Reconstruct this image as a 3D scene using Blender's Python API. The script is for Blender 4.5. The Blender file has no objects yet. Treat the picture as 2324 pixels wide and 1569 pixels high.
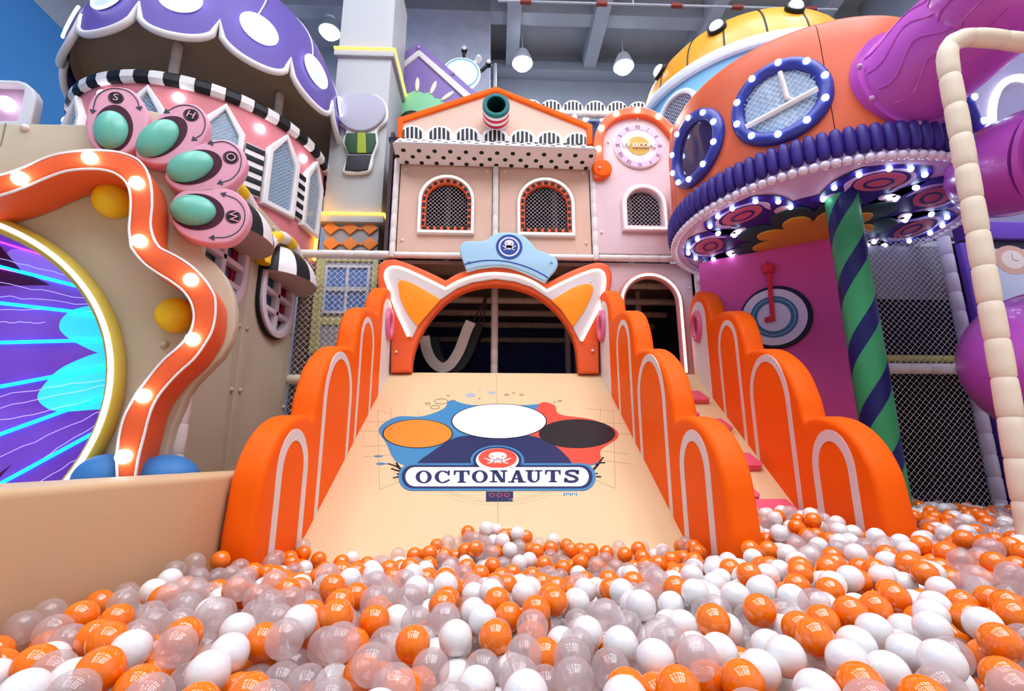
import bpy, bmesh, math, random
import numpy as np
from mathutils import Vector, Matrix

scn = bpy.context.scene
COL = scn.collection
random.seed(7)
rng = np.random.default_rng(11)
R = math.radians

# ------------------------------------------------------------------ camera
F, PITCH, YAW, H = 1100.0, R(12.8), R(2.13), 0.66
cam_d = bpy.data.cameras.new("camera"); cam_d.sensor_width = 36.0; cam_d.lens = 36.0 * F / 2324.0
cam_d.clip_start = 0.02; cam_d.clip_end = 200
cam = bpy.data.objects.new("camera", cam_d); COL.objects.link(cam)
cam.location = (0, 0, H); cam.rotation_euler = (R(90) + PITCH, 0, -YAW)
scn.camera = cam

# ------------------------------------------------------------------ world, lamps, exposure
w = bpy.data.worlds.new("hall_air"); scn.world = w; w.use_nodes = True
bg = w.node_tree.nodes["Background"]; bg.inputs[0].default_value = (0.93, 0.96, 1.0, 1); bg.inputs[1].default_value = 0.46
scn.view_settings.view_transform = 'Standard'; scn.view_settings.look = 'None'
scn.view_settings.gamma = 1.0; scn.view_settings.use_curve_mapping = False
scn.view_settings.exposure = -0.06
scn.cycles.use_adaptive_sampling = True; scn.cycles.adaptive_threshold = 0.08; scn.cycles.adaptive_min_samples = 16
scn.cycles.transparent_max_bounces = 14
scn.cycles.max_bounces = 4; scn.cycles.diffuse_bounces = 3; scn.cycles.glossy_bounces = 2; scn.cycles.transmission_bounces = 3
scn.cycles.caustics_reflective = False; scn.cycles.caustics_refractive = False
HALL_LAMP_W = 22.0
HALL_LAMPS = [(0.52, 8.3, 8.38), (2.59, 8.3, 8.37), (-3.39, 8.3, 9.0)]
DOWNLIGHT = 30.0      # glow of the ceiling downlights
DOWNLIGHTS = [(x, y) for y in (-5.2, -3.9, -2.6, -1.3, 0.0, 1.7, 3.0) for x in (-5.0, -3.7, -2.4, -1.1, 0.75, 1.5, 2.9, 3.6, 4.9, 5.6)]

# ------------------------------------------------------------------ picture geometry helpers
FW = np.array([math.sin(YAW) * math.cos(PITCH), math.cos(YAW) * math.cos(PITCH), math.sin(PITCH)])
RT = np.array([math.cos(YAW), -math.sin(YAW), 0.0]); UP = np.cross(RT, FW)
O = np.array([0, 0, H])
def ray(x, y): return FW + (x - 1162) / F * RT - (y - 784.5) / F * UP
def atY(x, y, Y): d = ray(x, y); return O + d * (Y / d[1])
def atX(x, y, X): d = ray(x, y); return O + d * (X / d[0])
def atZ(x, y, Z): d = ray(x, y); return O + d * ((Z - H) / d[2])
def zoom(ox, oy, s): return lambda pts: [(ox + x / s, oy + y / s) for x, y in pts]
Z1 = zoom(0, 0, 2.801); Z2 = zoom(0, 500, 2.531); Z3 = zoom(680, 0, 2.615); Z4 = zoom(1440, 0, 2.531)
Z5 = zoom(1500, 560, 2.451); Z6 = zoom(500, 560, 2.075); Z7 = zoom(880, 80, 3.748); Z8 = zoom(900, 600, 4.648)
ZC = zoom(1330, 220, 3.735); ZH = zoom(1030, 520, 9.296); ZD = zoom(1370, 600, 5.813); ZP = zoom(1560, 540, 5.603)
ZR = zoom(820, 840, 3.748); ZS = zoom(1520, 860, 4.615); ZN = zoom(560, 380, 2.531)

class Plane:
    """a real plane in the room: origin, u (along), v (up), n (towards the viewer)"""
    def __init__(s, o, u, v): s.o = np.array(o, float); s.u = np.array(u, float); s.v = np.array(v, float); s.n = np.cross(s.u, s.v)
    def uv(s, pts, off=0.0):
        o = s.o + s.n * off; r = []
        for x, y in pts:
            d = ray(x, y); p = O + d * (np.dot(o - O, s.n) / np.dot(d, s.n)) - o
            r.append((float(p @ s.u), float(p @ s.v)))
        return r
    def pt(s, a, b, c=0.0): return s.o + s.u * a + s.v * b + s.n * c
    def px(s, pts, off=0.0): return [s.pt(a, b, off) for a, b in s.uv(pts, off)]
def planeY(Y): return Plane((0, Y, 0), (1, 0, 0), (0, 0, 1))
def planeA(p0, deg): return Plane(p0, (math.cos(R(deg)), math.sin(R(deg)), 0), (0, 0, 1))

def spl(pts, n=6, closed=False):
    P = [np.array(p, float) for p in pts]; m = len(P); out = []
    for i in range(m if closed else m - 1):
        p0 = P[(i - 1) % m] if closed or i > 0 else P[0] * 2 - P[1]
        p1, p2 = P[i], P[(i + 1) % m]
        p3 = P[(i + 2) % m] if closed or i + 2 < m else P[-1] * 2 - P[-2]
        for k in range(n):
            t = k / n
            out.append(0.5 * (2 * p1 + (p2 - p0) * t + (2 * p0 - 5 * p1 + 4 * p2 - p3) * t * t + (3 * p1 - p0 - 3 * p2 + p3) * t ** 3))
    if not closed: out.append(P[-1])
    return [tuple(float(c) for c in q) for q in out]
def ell(cx, cy, rx, ry, n=40, rot=0.0, a0=0.0, a1=360.0):
    c, s = math.cos(R(rot)), math.sin(R(rot)); full = abs(a1 - a0) >= 360
    ts = [R(a0 + (a1 - a0) * k / (n if full else n - 1)) for k in range(n)]
    return [(cx + rx * math.cos(t) * c - ry * math.sin(t) * s, cy + rx * math.cos(t) * s + ry * math.sin(t) * c) for t in ts]
def arch(u0, u1, v0, v1, n=20):
    r = (u1 - u0) / 2; h = min(r, (v1 - v0) * .75); c = (u0 + u1) / 2
    return [(u0, v0), (u1, v0)] + [(c + r * math.cos(R(180 * k / n)), v1 - h + h * math.sin(R(180 * k / n))) for k in range(n + 1)]
def arch_open(u0, u1, v0, v1, n=20): a = arch(u0, u1, v0, v1, n); return a[1:] + a[:1]
def rrect(x0, x1, y0, y1, r, n=6):
    o = []
    for cx, cy, a in ((x1 - r, y1 - r, 0), (x0 + r, y1 - r, 90), (x0 + r, y0 + r, 180), (x1 - r, y0 + r, 270)):
        o += [(cx + r * math.cos(R(a + 90 * k / n)), cy + r * math.sin(R(a + 90 * k / n))) for k in range(n + 1)]
    return o
def stroke(pts, w0, w1=None):
    """a flat stroke of varying width along a line"""
    P = [np.array(p, float) for p in pts]; w1 = w0 if w1 is None else w1; a, b = [], []
    for i, p in enumerate(P):
        d = P[min(i + 1, len(P) - 1)] - P[max(i - 1, 0)]; d = d / (np.linalg.norm(d) + 1e-9); nn = np.array([-d[1], d[0]])
        w_ = w0 + (w1 - w0) * i / max(1, len(P) - 1)
        a.append(tuple(p + nn * w_ / 2)); b.append(tuple(p - nn * w_ / 2))
    return a + b[::-1]

# ------------------------------------------------------------------ materials
def lin(h):
    h = h.lstrip('#'); c = [int(h[i:i + 2], 16) / 255 for i in (0, 2, 4)]
    return tuple(x / 12.92 if x <= .04045 else ((x + .055) / 1.055) ** 2.4 for x in c) + (1,)
MATS = {}
def M(name, hexc, rough=.45, bump=0.0, scale=60, var=0.0, metal=0.0, coat=0.0):
    if name in MATS: return MATS[name]
    m = bpy.data.materials.new(name); m.use_nodes = True; nt = m.node_tree; b = nt.nodes["Principled BSDF"]
    b.inputs["Base Color"].default_value = lin(hexc); b.inputs["Roughness"].default_value = rough; b.inputs["Metallic"].default_value = metal
    b.inputs["Coat Weight"].default_value = coat; b.inputs["Specular IOR Level"].default_value = .28 if rough >= .4 else .5
    if bump or var:
        tc = nt.nodes.new("ShaderNodeTexCoord"); nz = nt.nodes.new("ShaderNodeTexNoise")
        nz.inputs["Scale"].default_value = scale; nz.inputs["Detail"].default_value = 3
        nt.links.new(tc.outputs["Object"], nz.inputs["Vector"])
        if bump:
            bp = nt.nodes.new("ShaderNodeBump"); bp.inputs["Strength"].default_value = bump; bp.inputs["Distance"].default_value = .004
            nt.links.new(nz.outputs["Fac"], bp.inputs["Height"]); nt.links.new(bp.outputs["Normal"], b.inputs["Normal"])
        if var:
            mx = nt.nodes.new("ShaderNodeMix"); mx.data_type = 'RGBA'; c = lin(hexc)
            mx.inputs[6].default_value = tuple(x * (1 - var) for x in c[:3]) + (1,); mx.inputs[7].default_value = c
            nt.links.new(nz.outputs["Fac"], mx.inputs[0]); nt.links.new(mx.outputs[2], b.inputs["Base Color"])
    MATS[name] = m; return m
def EM(name, hexc, s):
    if name in MATS: return MATS[name]
    m = bpy.data.materials.new(name); m.use_nodes = True; b = m.node_tree.nodes["Principled BSDF"]
    b.inputs["Base Color"].default_value = lin(hexc); b.inputs["Emission Color"].default_value = lin(hexc); b.inputs["Emission Strength"].default_value = s
    MATS[name] = m; return m
ORANGE = M("orange_vinyl", "#FF6406", .5, .05, 90)
ORANGE.node_tree.nodes["Principled BSDF"].inputs["Specular IOR Level"].default_value = .12
CORAL = M("coral_vinyl", "#EE6434", .42, .05, 90)
GOLD = M("amber_vinyl", "#FF9A1C", .45)
STEPP = M("pink_step_vinyl", "#E8607A", .5, .05, 80)
CREAM = M("cream_vinyl", "#E6C698", .5, .05, 90)
BEIGE = M("beige_vinyl", "#C9BFA4", .55, .05, 90)
PITB = M("tan_vinyl", "#D6B388", .5, .05, 90)
WHITE = M("white_vinyl", "#EFEBEA", .45)
WARMW = M("stripe_white", "#EADFDA", .5)
PEACH = M("peach_panel", "#E6BFA8", .5, .04, 80)
PINKW = M("pale_pink_panel", "#EACFD3", .5, .04, 80)
PINK = M("salmon_pink_wall", "#DB8288", .5, .04, 80)
SUCK = M("petal_pink", "#E9A9BE", .5)
MAROON = M("maroon_print", "#4A1A30", .5)
MINT = M("mint_dome", "#6FC9B2", .3)
BLACK = M("black_vinyl", "#17191E", .45)
NAVY = M("navy_print", "#232C58", .5)
HOT = M("magenta_panel", "#D9549F", .5, .03, 80)
RED = M("red_foam", "#D5233F", .45)
YEL = M("yellow_dome", "#F6C822", .4)
YELP = M("yellow_padding", "#D8C95A", .5)
BLUE = M("blue_foam", "#3F7FC0", .45)
LBLUE = M("light_blue_vinyl", "#A9D3EA", .5)
RBLUE = M("royal_blue_print", "#2A4CA0", .5)
DPURP = M("deep_purple_vinyl", "#3B2C86", .4)
PURP = M("violet_vinyl", "#6A45B5", .45)
CAPP = M("cap_purple", "#6856A8", .5)
LAV = M("lavender_print", "#D3BCEB", .5)
TUBE = M("orchid_plastic", "#BF55C2", .28, coat=.2)
PAD = M("cream_padding", "#E9DCC6", .5, .06, 60)
PADW = M("white_padding", "#EDE6E1", .5, .06, 60)
PADY = M("warm_cream_padding", "#EADBC2", .5, .06, 60)
NETM = M("net_cord", "#E4E1E6", .7)
GREY = M("grey_panel", "#A9A7AC", .6)
PALE = M("pale_grey_board", "#BDC0C0", .55)
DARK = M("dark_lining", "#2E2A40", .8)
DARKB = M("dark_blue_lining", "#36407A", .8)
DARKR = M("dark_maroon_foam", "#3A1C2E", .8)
BEAM = M("shadow_beam_padding", "#C4B0AA", .6)
TEAL = M("teal_ring", "#12706F", .5)
BULB = EM("bulb_glow", "#F1F4FF", 14)
BULBB = EM("blue_white_bulb", "#C9E0FF", 14)
LED = EM("led_strip_white", "#FFF3EA", 1.9)
LEDP = EM("led_strip_pinkish", "#FFE4EC", 2.2)
LEDY = EM("led_strip_amber", "#FFC23C", 5)
LAMP = EM("hall_lamp_glow", "#EAF6FF", 25)

# ------------------------------------------------------------------ object helpers
WL = {}
def wl(o): return WL.get(o.name, np.zeros(3)) if o is not None else np.zeros(3)
def tag(o, label=None, cat=None, group=None, kind=None):
    if label: o["label"] = label
    if cat: o["category"] = cat
    if group: o["group"] = group
    if kind: o["kind"] = kind
    return o
def thing(name, label, cat, base, group=None):
    o = bpy.data.objects.new(name, None); COL.objects.link(o); o.empty_display_size = .1
    o.location = base; WL[o.name] = np.array(base, float); return tag(o, label, cat, group)
def place(o, base, parent):
    COL.objects.link(o); base = np.array(base, float); WL[o.name] = base
    o.location = base - wl(parent)
    if parent is not None: o.parent = parent
    return o
def mk(name, V, Fc, mat, parent=None, smooth=None, mats=None, idx=None):
    V = np.array(V, float); base = np.array([(V[:, 0].min() + V[:, 0].max()) / 2, (V[:, 1].min() + V[:, 1].max()) / 2, V[:, 2].min()])
    me = bpy.data.meshes.new(name); me.from_pydata((V - base).tolist(), [], Fc); me.update()
    for m in (mats or [mat]): me.materials.append(m)
    if idx is not None: me.polygons.foreach_set("material_index", idx)
    if smooth is not None:
        me.polygons.foreach_set("use_smooth", [True] * len(me.polygons)); me.set_sharp_from_angle(angle=R(smooth))
    return place(bpy.data.objects.new(name, me), base, parent)
def again(src, pos, parent, name=None, rot=None):
    """another object sharing the mesh of src, origin moved to pos"""
    o = src.copy(); o.name = name or src.name.split('.')[0]
    for k in ("label", "category", "group", "kind"):
        if k in o: del o[k]
    o.parent = None; place(o, pos, parent)
    if rot is not None: o.rotation_euler = rot
    return o
def mesh_from_curve(cu, xf):
    ob = bpy.data.objects.new("tmp", cu); me = ob.to_mesh(); n = len(me.vertices)
    co = np.empty(n * 3); me.vertices.foreach_get("co", co); co = co.reshape(-1, 3)
    bm = bmesh.new(); bm.from_mesh(me); bmesh.ops.remove_doubles(bm, verts=bm.verts, dist=1e-5)
    V = [xf(v.co) for v in bm.verts]; Fc = [[v.index for v in f.verts] for f in bm.faces]
    bm.free(); ob.to_mesh_clear(); bpy.data.objects.remove(ob); bpy.data.curves.remove(cu); return V, Fc
def plateVF(loops, pl, t=.03, off=0.0, bev=0.0, res=2):
    """flat board cut to outline loops (plane coordinates); front face at off, thickness t behind it"""
    if not isinstance(loops[0][0], (tuple, list, np.ndarray)): loops = [loops]
    cu = bpy.data.curves.new("tmp", 'CURVE'); cu.dimensions = '2D'; cu.fill_mode = 'BOTH'
    for L in loops:
        s = cu.splines.new('POLY'); s.points.add(len(L) - 1); s.use_cyclic_u = True
        for p, q in zip(s.points, L): p.co = (q[0], q[1], 0, 1)
    bev = min(bev, t * .49)
    cu.extrude = t / 2 - bev; cu.bevel_depth = bev; cu.offset = -bev; cu.bevel_resolution = res
    return mesh_from_curve(cu, lambda c: pl.pt(c.x, c.y, c.z + off - t / 2))
def plate(name, loops, pl, mat, parent=None, t=.03, off=0.0, bev=0.0, res=2):
    V, Fc = plateVF(loops, pl, t, off, bev, res); return mk(name, V, Fc, mat, parent, 35)
def plates(name, many, pl, mat, parent=None, t=.002, off=0.0):
    V, Fc = [], []
    for L in many:
        v, f = plateVF(L, pl, t, off); k = len(V); V += v; Fc += [[i + k for i in q] for q in f]
    return mk(name, V, Fc, mat, parent)
def text(name, body, pl, u, v, size, mat, parent=None, off=.004, rot=0.0, t=.004, sx=1.0):
    cu = bpy.data.curves.new("tmp", 'FONT'); cu.body = body; cu.size = size; cu.align_x = 'CENTER'; cu.align_y = 'CENTER'; cu.extrude = t / 2
    c, s = math.cos(R(rot)), math.sin(R(rot))
    V, Fc = mesh_from_curve(cu, lambda q: pl.pt(u + q.x * sx * c - q.y * s, v + q.x * sx * s + q.y * c, off + q.z))
    return mk(name, V, Fc, mat, parent)
def frames(P, closed):
    n = len(P); T = []
    for i in range(n):
        a = P[(i - 1) % n] if closed or i > 0 else P[0]; b = P[(i + 1) % n] if closed or i < n - 1 else P[-1]
        d = b - a; T.append(d / (np.linalg.norm(d) + 1e-12))
    ref = np.array([0, 0, 1.0]) if abs(T[0][2]) < .9 else np.array([1.0, 0, 0])
    N = np.cross(ref, T[0]); N /= np.linalg.norm(N); out = []
    for t in T:
        N = N - t * (N @ t); N = N / (np.linalg.norm(N) + 1e-12); out.append((N, np.cross(t, N)))
    return out
def tubeVF(path, r, seg=8, closed=False, caps=True):
    P = [np.array(p, float) for p in path]; n = len(P); fr = frames(P, closed); V, Fc = [], []
    for i, p in enumerate(P):
        rr = r[i] if hasattr(r, '__len__') else r
        for k in range(seg):
            a = 2 * math.pi * k / seg; V.append(p + rr * (math.cos(a) * fr[i][0] + math.sin(a) * fr[i][1]))
    for i in range(n if closed else n - 1):
        j = (i + 1) % n
        for k in range(seg):
            l = (k + 1) % seg; Fc.append([i * seg + k, i * seg + l, j * seg + l, j * seg + k])
    if caps and not closed: Fc += [list(range(seg))[::-1], list(range((n - 1) * seg, n * seg))]
    return V, Fc
def tube(name, path, r, mat, parent=None, seg=8, closed=False, caps=True):
    V, Fc = tubeVF(path, r, seg, closed, caps); return mk(name, V, Fc, mat, parent, 50)
def padded(name, p0, p1, r, mat, parent=None, step=.17, seg=12):
    """foam-sleeved pipe with the joints of its sleeves"""
    p0, p1 = np.array(p0, float), np.array(p1, float); L = np.linalg.norm(p1 - p0); n = max(1, round(L / step)); path, rad = [], []
    for i in range(n):
        for f, q in ((.0, .86), (.06, .98), (.5, 1.0), (.94, .98)): path.append(p0 + (p1 - p0) * (i + f) / n); rad.append(r * q)
    path.append(p1); rad.append(r * .86)
    return tube(name, path, rad, mat, parent, seg)
def padded_path(name, pts, r, mat, parent=None, step=.17, seg=14):
    P = [np.array(p, float) for p in pts]; d = [0]
    for a, b in zip(P, P[1:]): d.append(d[-1] + np.linalg.norm(b - a))
    n = max(1, round(d[-1] / step)); path, rad = [], []
    def at(s): i = min(len(P) - 2, max(0, int(np.searchsorted(d, s)) - 1)); return P[i] + (P[i + 1] - P[i]) * ((s - d[i]) / (d[i + 1] - d[i] + 1e-9))
    for i in range(n):
        for f, q in ((.0, .87), (.05, .97), (.3, 1.0), (.7, 1.0), (.95, .97)): path.append(at(d[-1] * (i + f) / n)); rad.append(r * q)
    path.append(P[-1]); rad.append(r * .87)
    return tube(name, path, rad, mat, parent, seg)
def latheVF(prof, c, seg=64, a0=0.0, a1=360.0):
    full = abs(a1 - a0) >= 360; m = seg if full else seg + 1; V, Fc = [], []
    for k in range(m):
        a = R(a0 + (a1 - a0) * k / seg)
        for r, z in prof: V.append((c[0] + r * math.cos(a), c[1] + r * math.sin(a), z))
    n = len(prof)
    for k in range(seg):
        j = (k + 1) % m
        for i in range(n - 1): Fc.append([k * n + i, j * n + i, j * n + i + 1, k * n + i + 1])
    return V, Fc
def lathe(name, prof, c, mat, parent=None, seg=64, a0=0.0, a1=360.0, smooth=40):
    V, Fc = latheVF(prof, c, seg, a0, a1); return mk(name, V, Fc, mat, parent, smooth)
def ballVF(c, r, seg=16, rings=10, sc=(1, 1, 1), axes=None, half=False):
    c = np.array(c, float); A = np.eye(3) if axes is None else np.array(axes, float); V, Fc = [], []
    top = math.pi / 2 if half else math.pi
    for i in range(rings + 1):
        t = top * i / rings
        for k in range(seg):
            a = 2 * math.pi * k / seg; q = np.array([math.sin(t) * math.cos(a) * sc[0], math.sin(t) * math.sin(a) * sc[1], math.cos(t) * sc[2]]) * r
            V.append(c + q @ A)
    for i in range(rings):
        for k in range(seg):
            l = (k + 1) % seg; Fc.append([i * seg + k, (i + 1) * seg + k, (i + 1) * seg + l, i * seg + l])
    return V, Fc
def ball(name, c, r, mat, parent=None, seg=16, rings=10, sc=(1, 1, 1), axes=None, half=False):
    V, Fc = ballVF(c, r, seg, rings, sc, axes, half); return mk(name, V, Fc, mat, parent, 80)
def pax(pl): return [pl.u, pl.v, pl.n]
def dome(name, pl, u, v, ru, rv, h, mat, parent=None, off=0.0, seg=24, rot=0.0):
    c, s = math.cos(R(rot)), math.sin(R(rot)); A = [pl.u * c + pl.v * s, pl.v * c - pl.u * s, pl.n]
    return ball(name, pl.pt(u, v, off), 1.0, mat, parent, seg, 8, (ru, rv, h), A, True)
BV = {}
def bulb(p, r, mat, parent, name="bulb"):
    key = (round(r, 3), mat.name)
    if key in BV: return again(BV[key], np.array(p) - np.array([0, 0, r]), parent, name)
    o = ball(name, p, r, mat, parent, 12, 8); BV[key] = o; return o
def bolt(p, parent, r=.016, mat=None): return bulb(p, r, mat or PADW, parent, "bolt")
def boxVF(x0, x1, y0, y1, z0, z1):
    return [(x, y, z) for x in (x0, x1) for y in (y0, y1) for z in (z0, z1)], [[0, 1, 3, 2], [4, 6, 7, 5], [0, 4, 5, 1], [2, 3, 7, 6], [0, 2, 6, 4], [1, 5, 7, 3]]
def box(name, x0, x1, y0, y1, z0, z1, mat, parent=None, bev=0.0):
    V, Fc = boxVF(x0, x1, y0, y1, z0, z1)
    if bev:
        bm = bmesh.new(); vs = [bm.verts.new(v) for v in V]
        for f in Fc: bm.faces.new([vs[i] for i in f])
        bmesh.ops.recalc_face_normals(bm, faces=bm.faces)
        bmesh.ops.bevel(bm, geom=bm.edges[:], offset=bev, segments=3, profile=.5, affect='EDGES'); bm.verts.index_update()
        V = [tuple(v.co) for v in bm.verts]; Fc = [[v.index for v in f.verts] for f in bm.faces]; bm.free()
    return mk(name, V, Fc, mat, parent, 35 if bev else None)
def inside(p, L):
    x, y = p; c = False; j = len(L) - 1
    for i in range(len(L)):
        if (L[i][1] > y) != (L[j][1] > y) and x < (L[j][0] - L[i][0]) * (y - L[i][1]) / (L[j][1] - L[i][1]) + L[i][0]: c = not c
        j = i
    return c
def net(name, loop, pl, parent=None, cell=.05, r=.0022, off=0.0, mat=None):
    """knotted safety net of crossing cords, cut to an outline"""
    us = [p[0] for p in loop]; vs = [p[1] for p in loop]; V, Fc = [], []
    i0, i1 = int(min(us) / cell) - 1, int(max(us) / cell) + 2; j0, j1 = int(min(vs) / cell) - 1, int(max(vs) / cell) + 2
    for i in range(i0, i1):
        for j in range(j0, j1):
            c = (i * cell, j * cell)
            for d in ((.5, .5), (.5, -.5), (-.5, .5), (-.5, -.5)):
                m = (c[0] + d[0] * cell / 2, c[1] + d[1] * cell / 2)
                if not inside(m, loop): continue
                a = pl.pt(c[0], c[1], off); b = pl.pt(c[0] + d[0] * cell, c[1] + d[1] * cell, off)
                dd = b - a; dd /= np.linalg.norm(dd); n1 = np.cross(dd, pl.n); k = len(V)
                for q in (a, b):
                    for t in (0, 120, 240): V.append(q + r * (math.cos(R(t)) * n1 + math.sin(R(t)) * pl.n))
                Fc += [[k, k + 1, k + 4, k + 3], [k + 1, k + 2, k + 5, k + 4], [k + 2, k, k + 3, k + 5]]
    return tag(mk(name, V, Fc, mat or NETM, parent), kind="stuff") if parent is not None else mk(name, V, Fc, mat or NETM)
def on_cyl(c, r, deg, z): return np.array([c[0] + r * math.cos(R(deg)), c[1] + r * math.sin(R(deg)), z])
def cyl_plane(c, r, deg, z):
    """upright plane tangent to a round tower"""
    a = R(deg); return Plane(on_cyl(c, r, deg, z), (-math.sin(a), math.cos(a), 0), (0, 0, 1))
# ------------------------------------------------------------------ the hall
def struct(o): o["kind"] = "structure"; return o
CONC = M("hall_concrete", "#BEC6D4", .8, .3, 3, .25)
CEIL = M("ceiling_paint", "#C0C8D3", .85, .2, 2, .2)
BWALL = M("back_wall_paint", "#BAC3D2", .85, .1, 2, .12)
SKYW = M("sky_blue_wall", "#4A97E0", .75, .05, 2, .1)
FLOOR = M("pit_floor_mat", "#D9C2A4", .6)
struct(box("floor", -7, 7.5, -7, 9.6, -.12, 0, FLOOR))
ce = struct(box("ceiling", -7, 7.5, -7, 9.6, 9.75, 9.9, CEIL))
for x in (-5.6, -2.6, 0.2, 1.95, 4.2, 6.4): box("beam", x, x + .28, -7, 9.5, 9.2, 9.75, CEIL, ce)
for y in (1.2, 4.6, 8.0): box("beam", -7, 7.5, y, y + .3, 9.35, 9.75, CEIL, ce)
wb = struct(box("wall_back", -7, 7.5, 9.5, 9.7, 0, 9.75, BWALL))
box("duct", -1.0, 7.4, 9.2, 9.5, 9.1, 9.35, M("duct_paint", "#AEB8C6", .6), wb, .02)
struct(box("wall_right", 7.5, 7.7, -7, 9.6, 0, 9.75, BWALL))
GLOW = EM("downlight_glow", "#F6F7FF", DOWNLIGHT)
dl0 = None
for x, y in DOWNLIGHTS:
    if dl0 is None: dl0 = lathe("downlight", [(0, 9.66), (.26, 9.66), (.28, 9.70), (.28, 9.75)], (x, y), GLOW, ce, 16)
    else: again(dl0, (x, y, 9.66), ce)
struct(box("wall_left", -7.2, -7, -7, 9.6, 0, 7.37, SKYW))
struct(box("trim_1", -7.2, -7, -7, 9.6, 7.37, 9.75, CONC))
pl_ = struct(box("pillar", -1.92, -.13, 8.0, 9.1, 0, 9.75, M("patched_concrete", "#D3DAEC", .85, .6, 5, .3)))
tube("pipe", [(-.03, 8.1, 6.0), (-.03, 8.1, 8.2)], .03, CONC, pl_)
# sprinkler pipe under the ceiling
tp = thing("sprinkler_pipe", "thin grey sprinkler pipe with red clips under the ceiling", "pipe", (1.5, 6.0, 9.1))
a, b = atY(1130, 2, 6.4), atY(1900, 22, 6.4)
tube("pipe", [a, b], .018, CONC, tp)
for t in (.08, .3, .52, .7, .92):
    p = a + (b - a) * t; box("clip", p[0] - .09, p[0] + .09, p[1] - .03, p[1] + .03, p[2] - .03, p[2] + .025, M("red_paint", "#8E4038", .6), tp)
box("hanger_rod", a[0] + 2.2, a[0] + 2.22, a[1], a[1] + .02, a[2], 9.75, CONC, tp)
# hall lamps
for i, (x, y, z) in enumerate(HALL_LAMPS):
    lab = {0: "glowing round high bay lamp above the striped tube gable", 1: "glowing round high bay lamp above the welcome clock", 2: "glowing round high bay lamp above the grey column"}.get(i)
    t = thing("high_bay_lamp", lab or "round white high bay lamp hanging from the hall ceiling", "lamp", (x, y, z), "high bay lamps of the hall")
    lathe("housing", [(.05, z + .32), (.12, z + .3), (.2, z + .1), (.21, z + .03), (.19, z + .03)], (x, y), M("lamp_housing", "#C9CED6", .4), t, 24)
    tube("cord", [(x, y, z + .3), (x, y, 9.75)], .012, CONC, t)
    ball("bulb", (x, y, z + .02), .17, LAMP, t, 20, 12, (1, 1, .75))
    ld = bpy.data.lights.new("lamp_light", 'SPOT'); ld.energy = HALL_LAMP_W * 12; ld.shadow_soft_size = .22; ld.color = (1, .97, .94)
    ld.spot_size = R(150); ld.spot_blend = .6
    lo = bpy.data.objects.new("lamp_light", ld); place(lo, (x, y, z - .16), t)
# ------------------------------------------------------------------ the slide
RX0, RX1 = -1.014, 1.047
Y0, Z0_, Y1, Z1_ = 2.452, 0.0, 4.70, 1.45
th = math.atan2(Z1_ - Z0_, Y1 - Y0)
RP = Plane((0, Y1, Z1_), (1, 0, 0), (0, math.cos(th), math.sin(th)))
def rampz(y): return Z1_ + (y - Y1) * math.tan(th)
def wedge(name, x0a, x1a, x0b, x1b, mat, parent):
    V = [(x0a, Y0, 0), (x1a, Y0, 0), (x1b, Y1, 0), (x0b, Y1, 0), (x1b, Y1, Z1_), (x0b, Y1, Z1_), (x1b, Y1 + .22, Z1_), (x0b, Y1 + .22, Z1_), (x1b, Y1 + .22, 0), (x0b, Y1 + .22, 0)]
    return mk(name, V, [[0, 1, 4, 5], [5, 4, 6, 7], [0, 5, 7, 9], [1, 8, 6, 4], [7, 6, 8, 9], [0, 9, 8, 1]], mat, parent)
sl = thing("slide_ramp", "wide cream slide ramp with a printed name badge above the ball pit", "slide", (0, 3.5, 0))
wedge("ramp_body", RX0, RX1, RX0, RX1, CREAM, sl)
pr = plates("print_seam", [stroke(RP.uv([(1126.5, 850), (1131, 1230)]), .003)], RP, M("seam_brown", "#A98B62", .7), sl, .001, .001)
BLU2 = M("print_blue", "#3F86B4", .5); SNOW = M("print_white", "#F4F4F4", .5); PRED = M("print_red", "#E0503A", .5)
PORG = M("print_orange", "#F78A2C", .5); PBLK = M("print_black", "#1E1C20", .5); PGRY = M("print_grey_blue", "#AEB7C0", .5); PLINE = M("print_line", "#B79B77", .6)
def rp(pts): return RP.uv(ZR(pts))
def ring(cx, cy, rx, ry, wx, wy): return [rp(ell(cx, cy, rx, ry, 32)), rp(ell(cx, cy, rx - wx, ry - wy, 32))]
o = .001
plates("print_grid_line", [stroke(rp(q), .0035) for q in ([(140, 345), (155, 1025)], [(252, 315), (285, 950)], [(140, 345), (252, 372)], [(0, 440), (330, 440)], [(0, 520), (240, 520)], [(20, 650), (300, 640)], [(20, 740), (330, 715)], [(150, 1020), (330, 950)],
    [(365, 330), (375, 380)], [(480, 350), (485, 385)], [(2145, 345), (2160, 1010)], [(2035, 320), (2030, 430)], [(1920, 330), (2145, 350)], [(2000, 450), (2270, 455)], [(2150, 540), (2290, 550)], [(2060, 690), (2280, 720)], [(2050, 770), (2290, 800)], [(2000, 940), (2160, 1010)])], RP, PLINE, sl, .001, o)["kind"] = "stuff"
plates("print_dial", [stroke(rp(ell(1160, 950, 540, 200, 30, 0, 15, 165)), .004)] + [stroke(rp([(1160 + 440 * math.cos(R(a)), 950 + 150 * math.sin(R(a))), (1160 + 500 * math.cos(R(a)), 950 + 182 * math.sin(R(a)))]), .014) for a in range(18, 163, 4)], RP, M("print_tan", "#D8BE96", .6), sl, .001, o)
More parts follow.
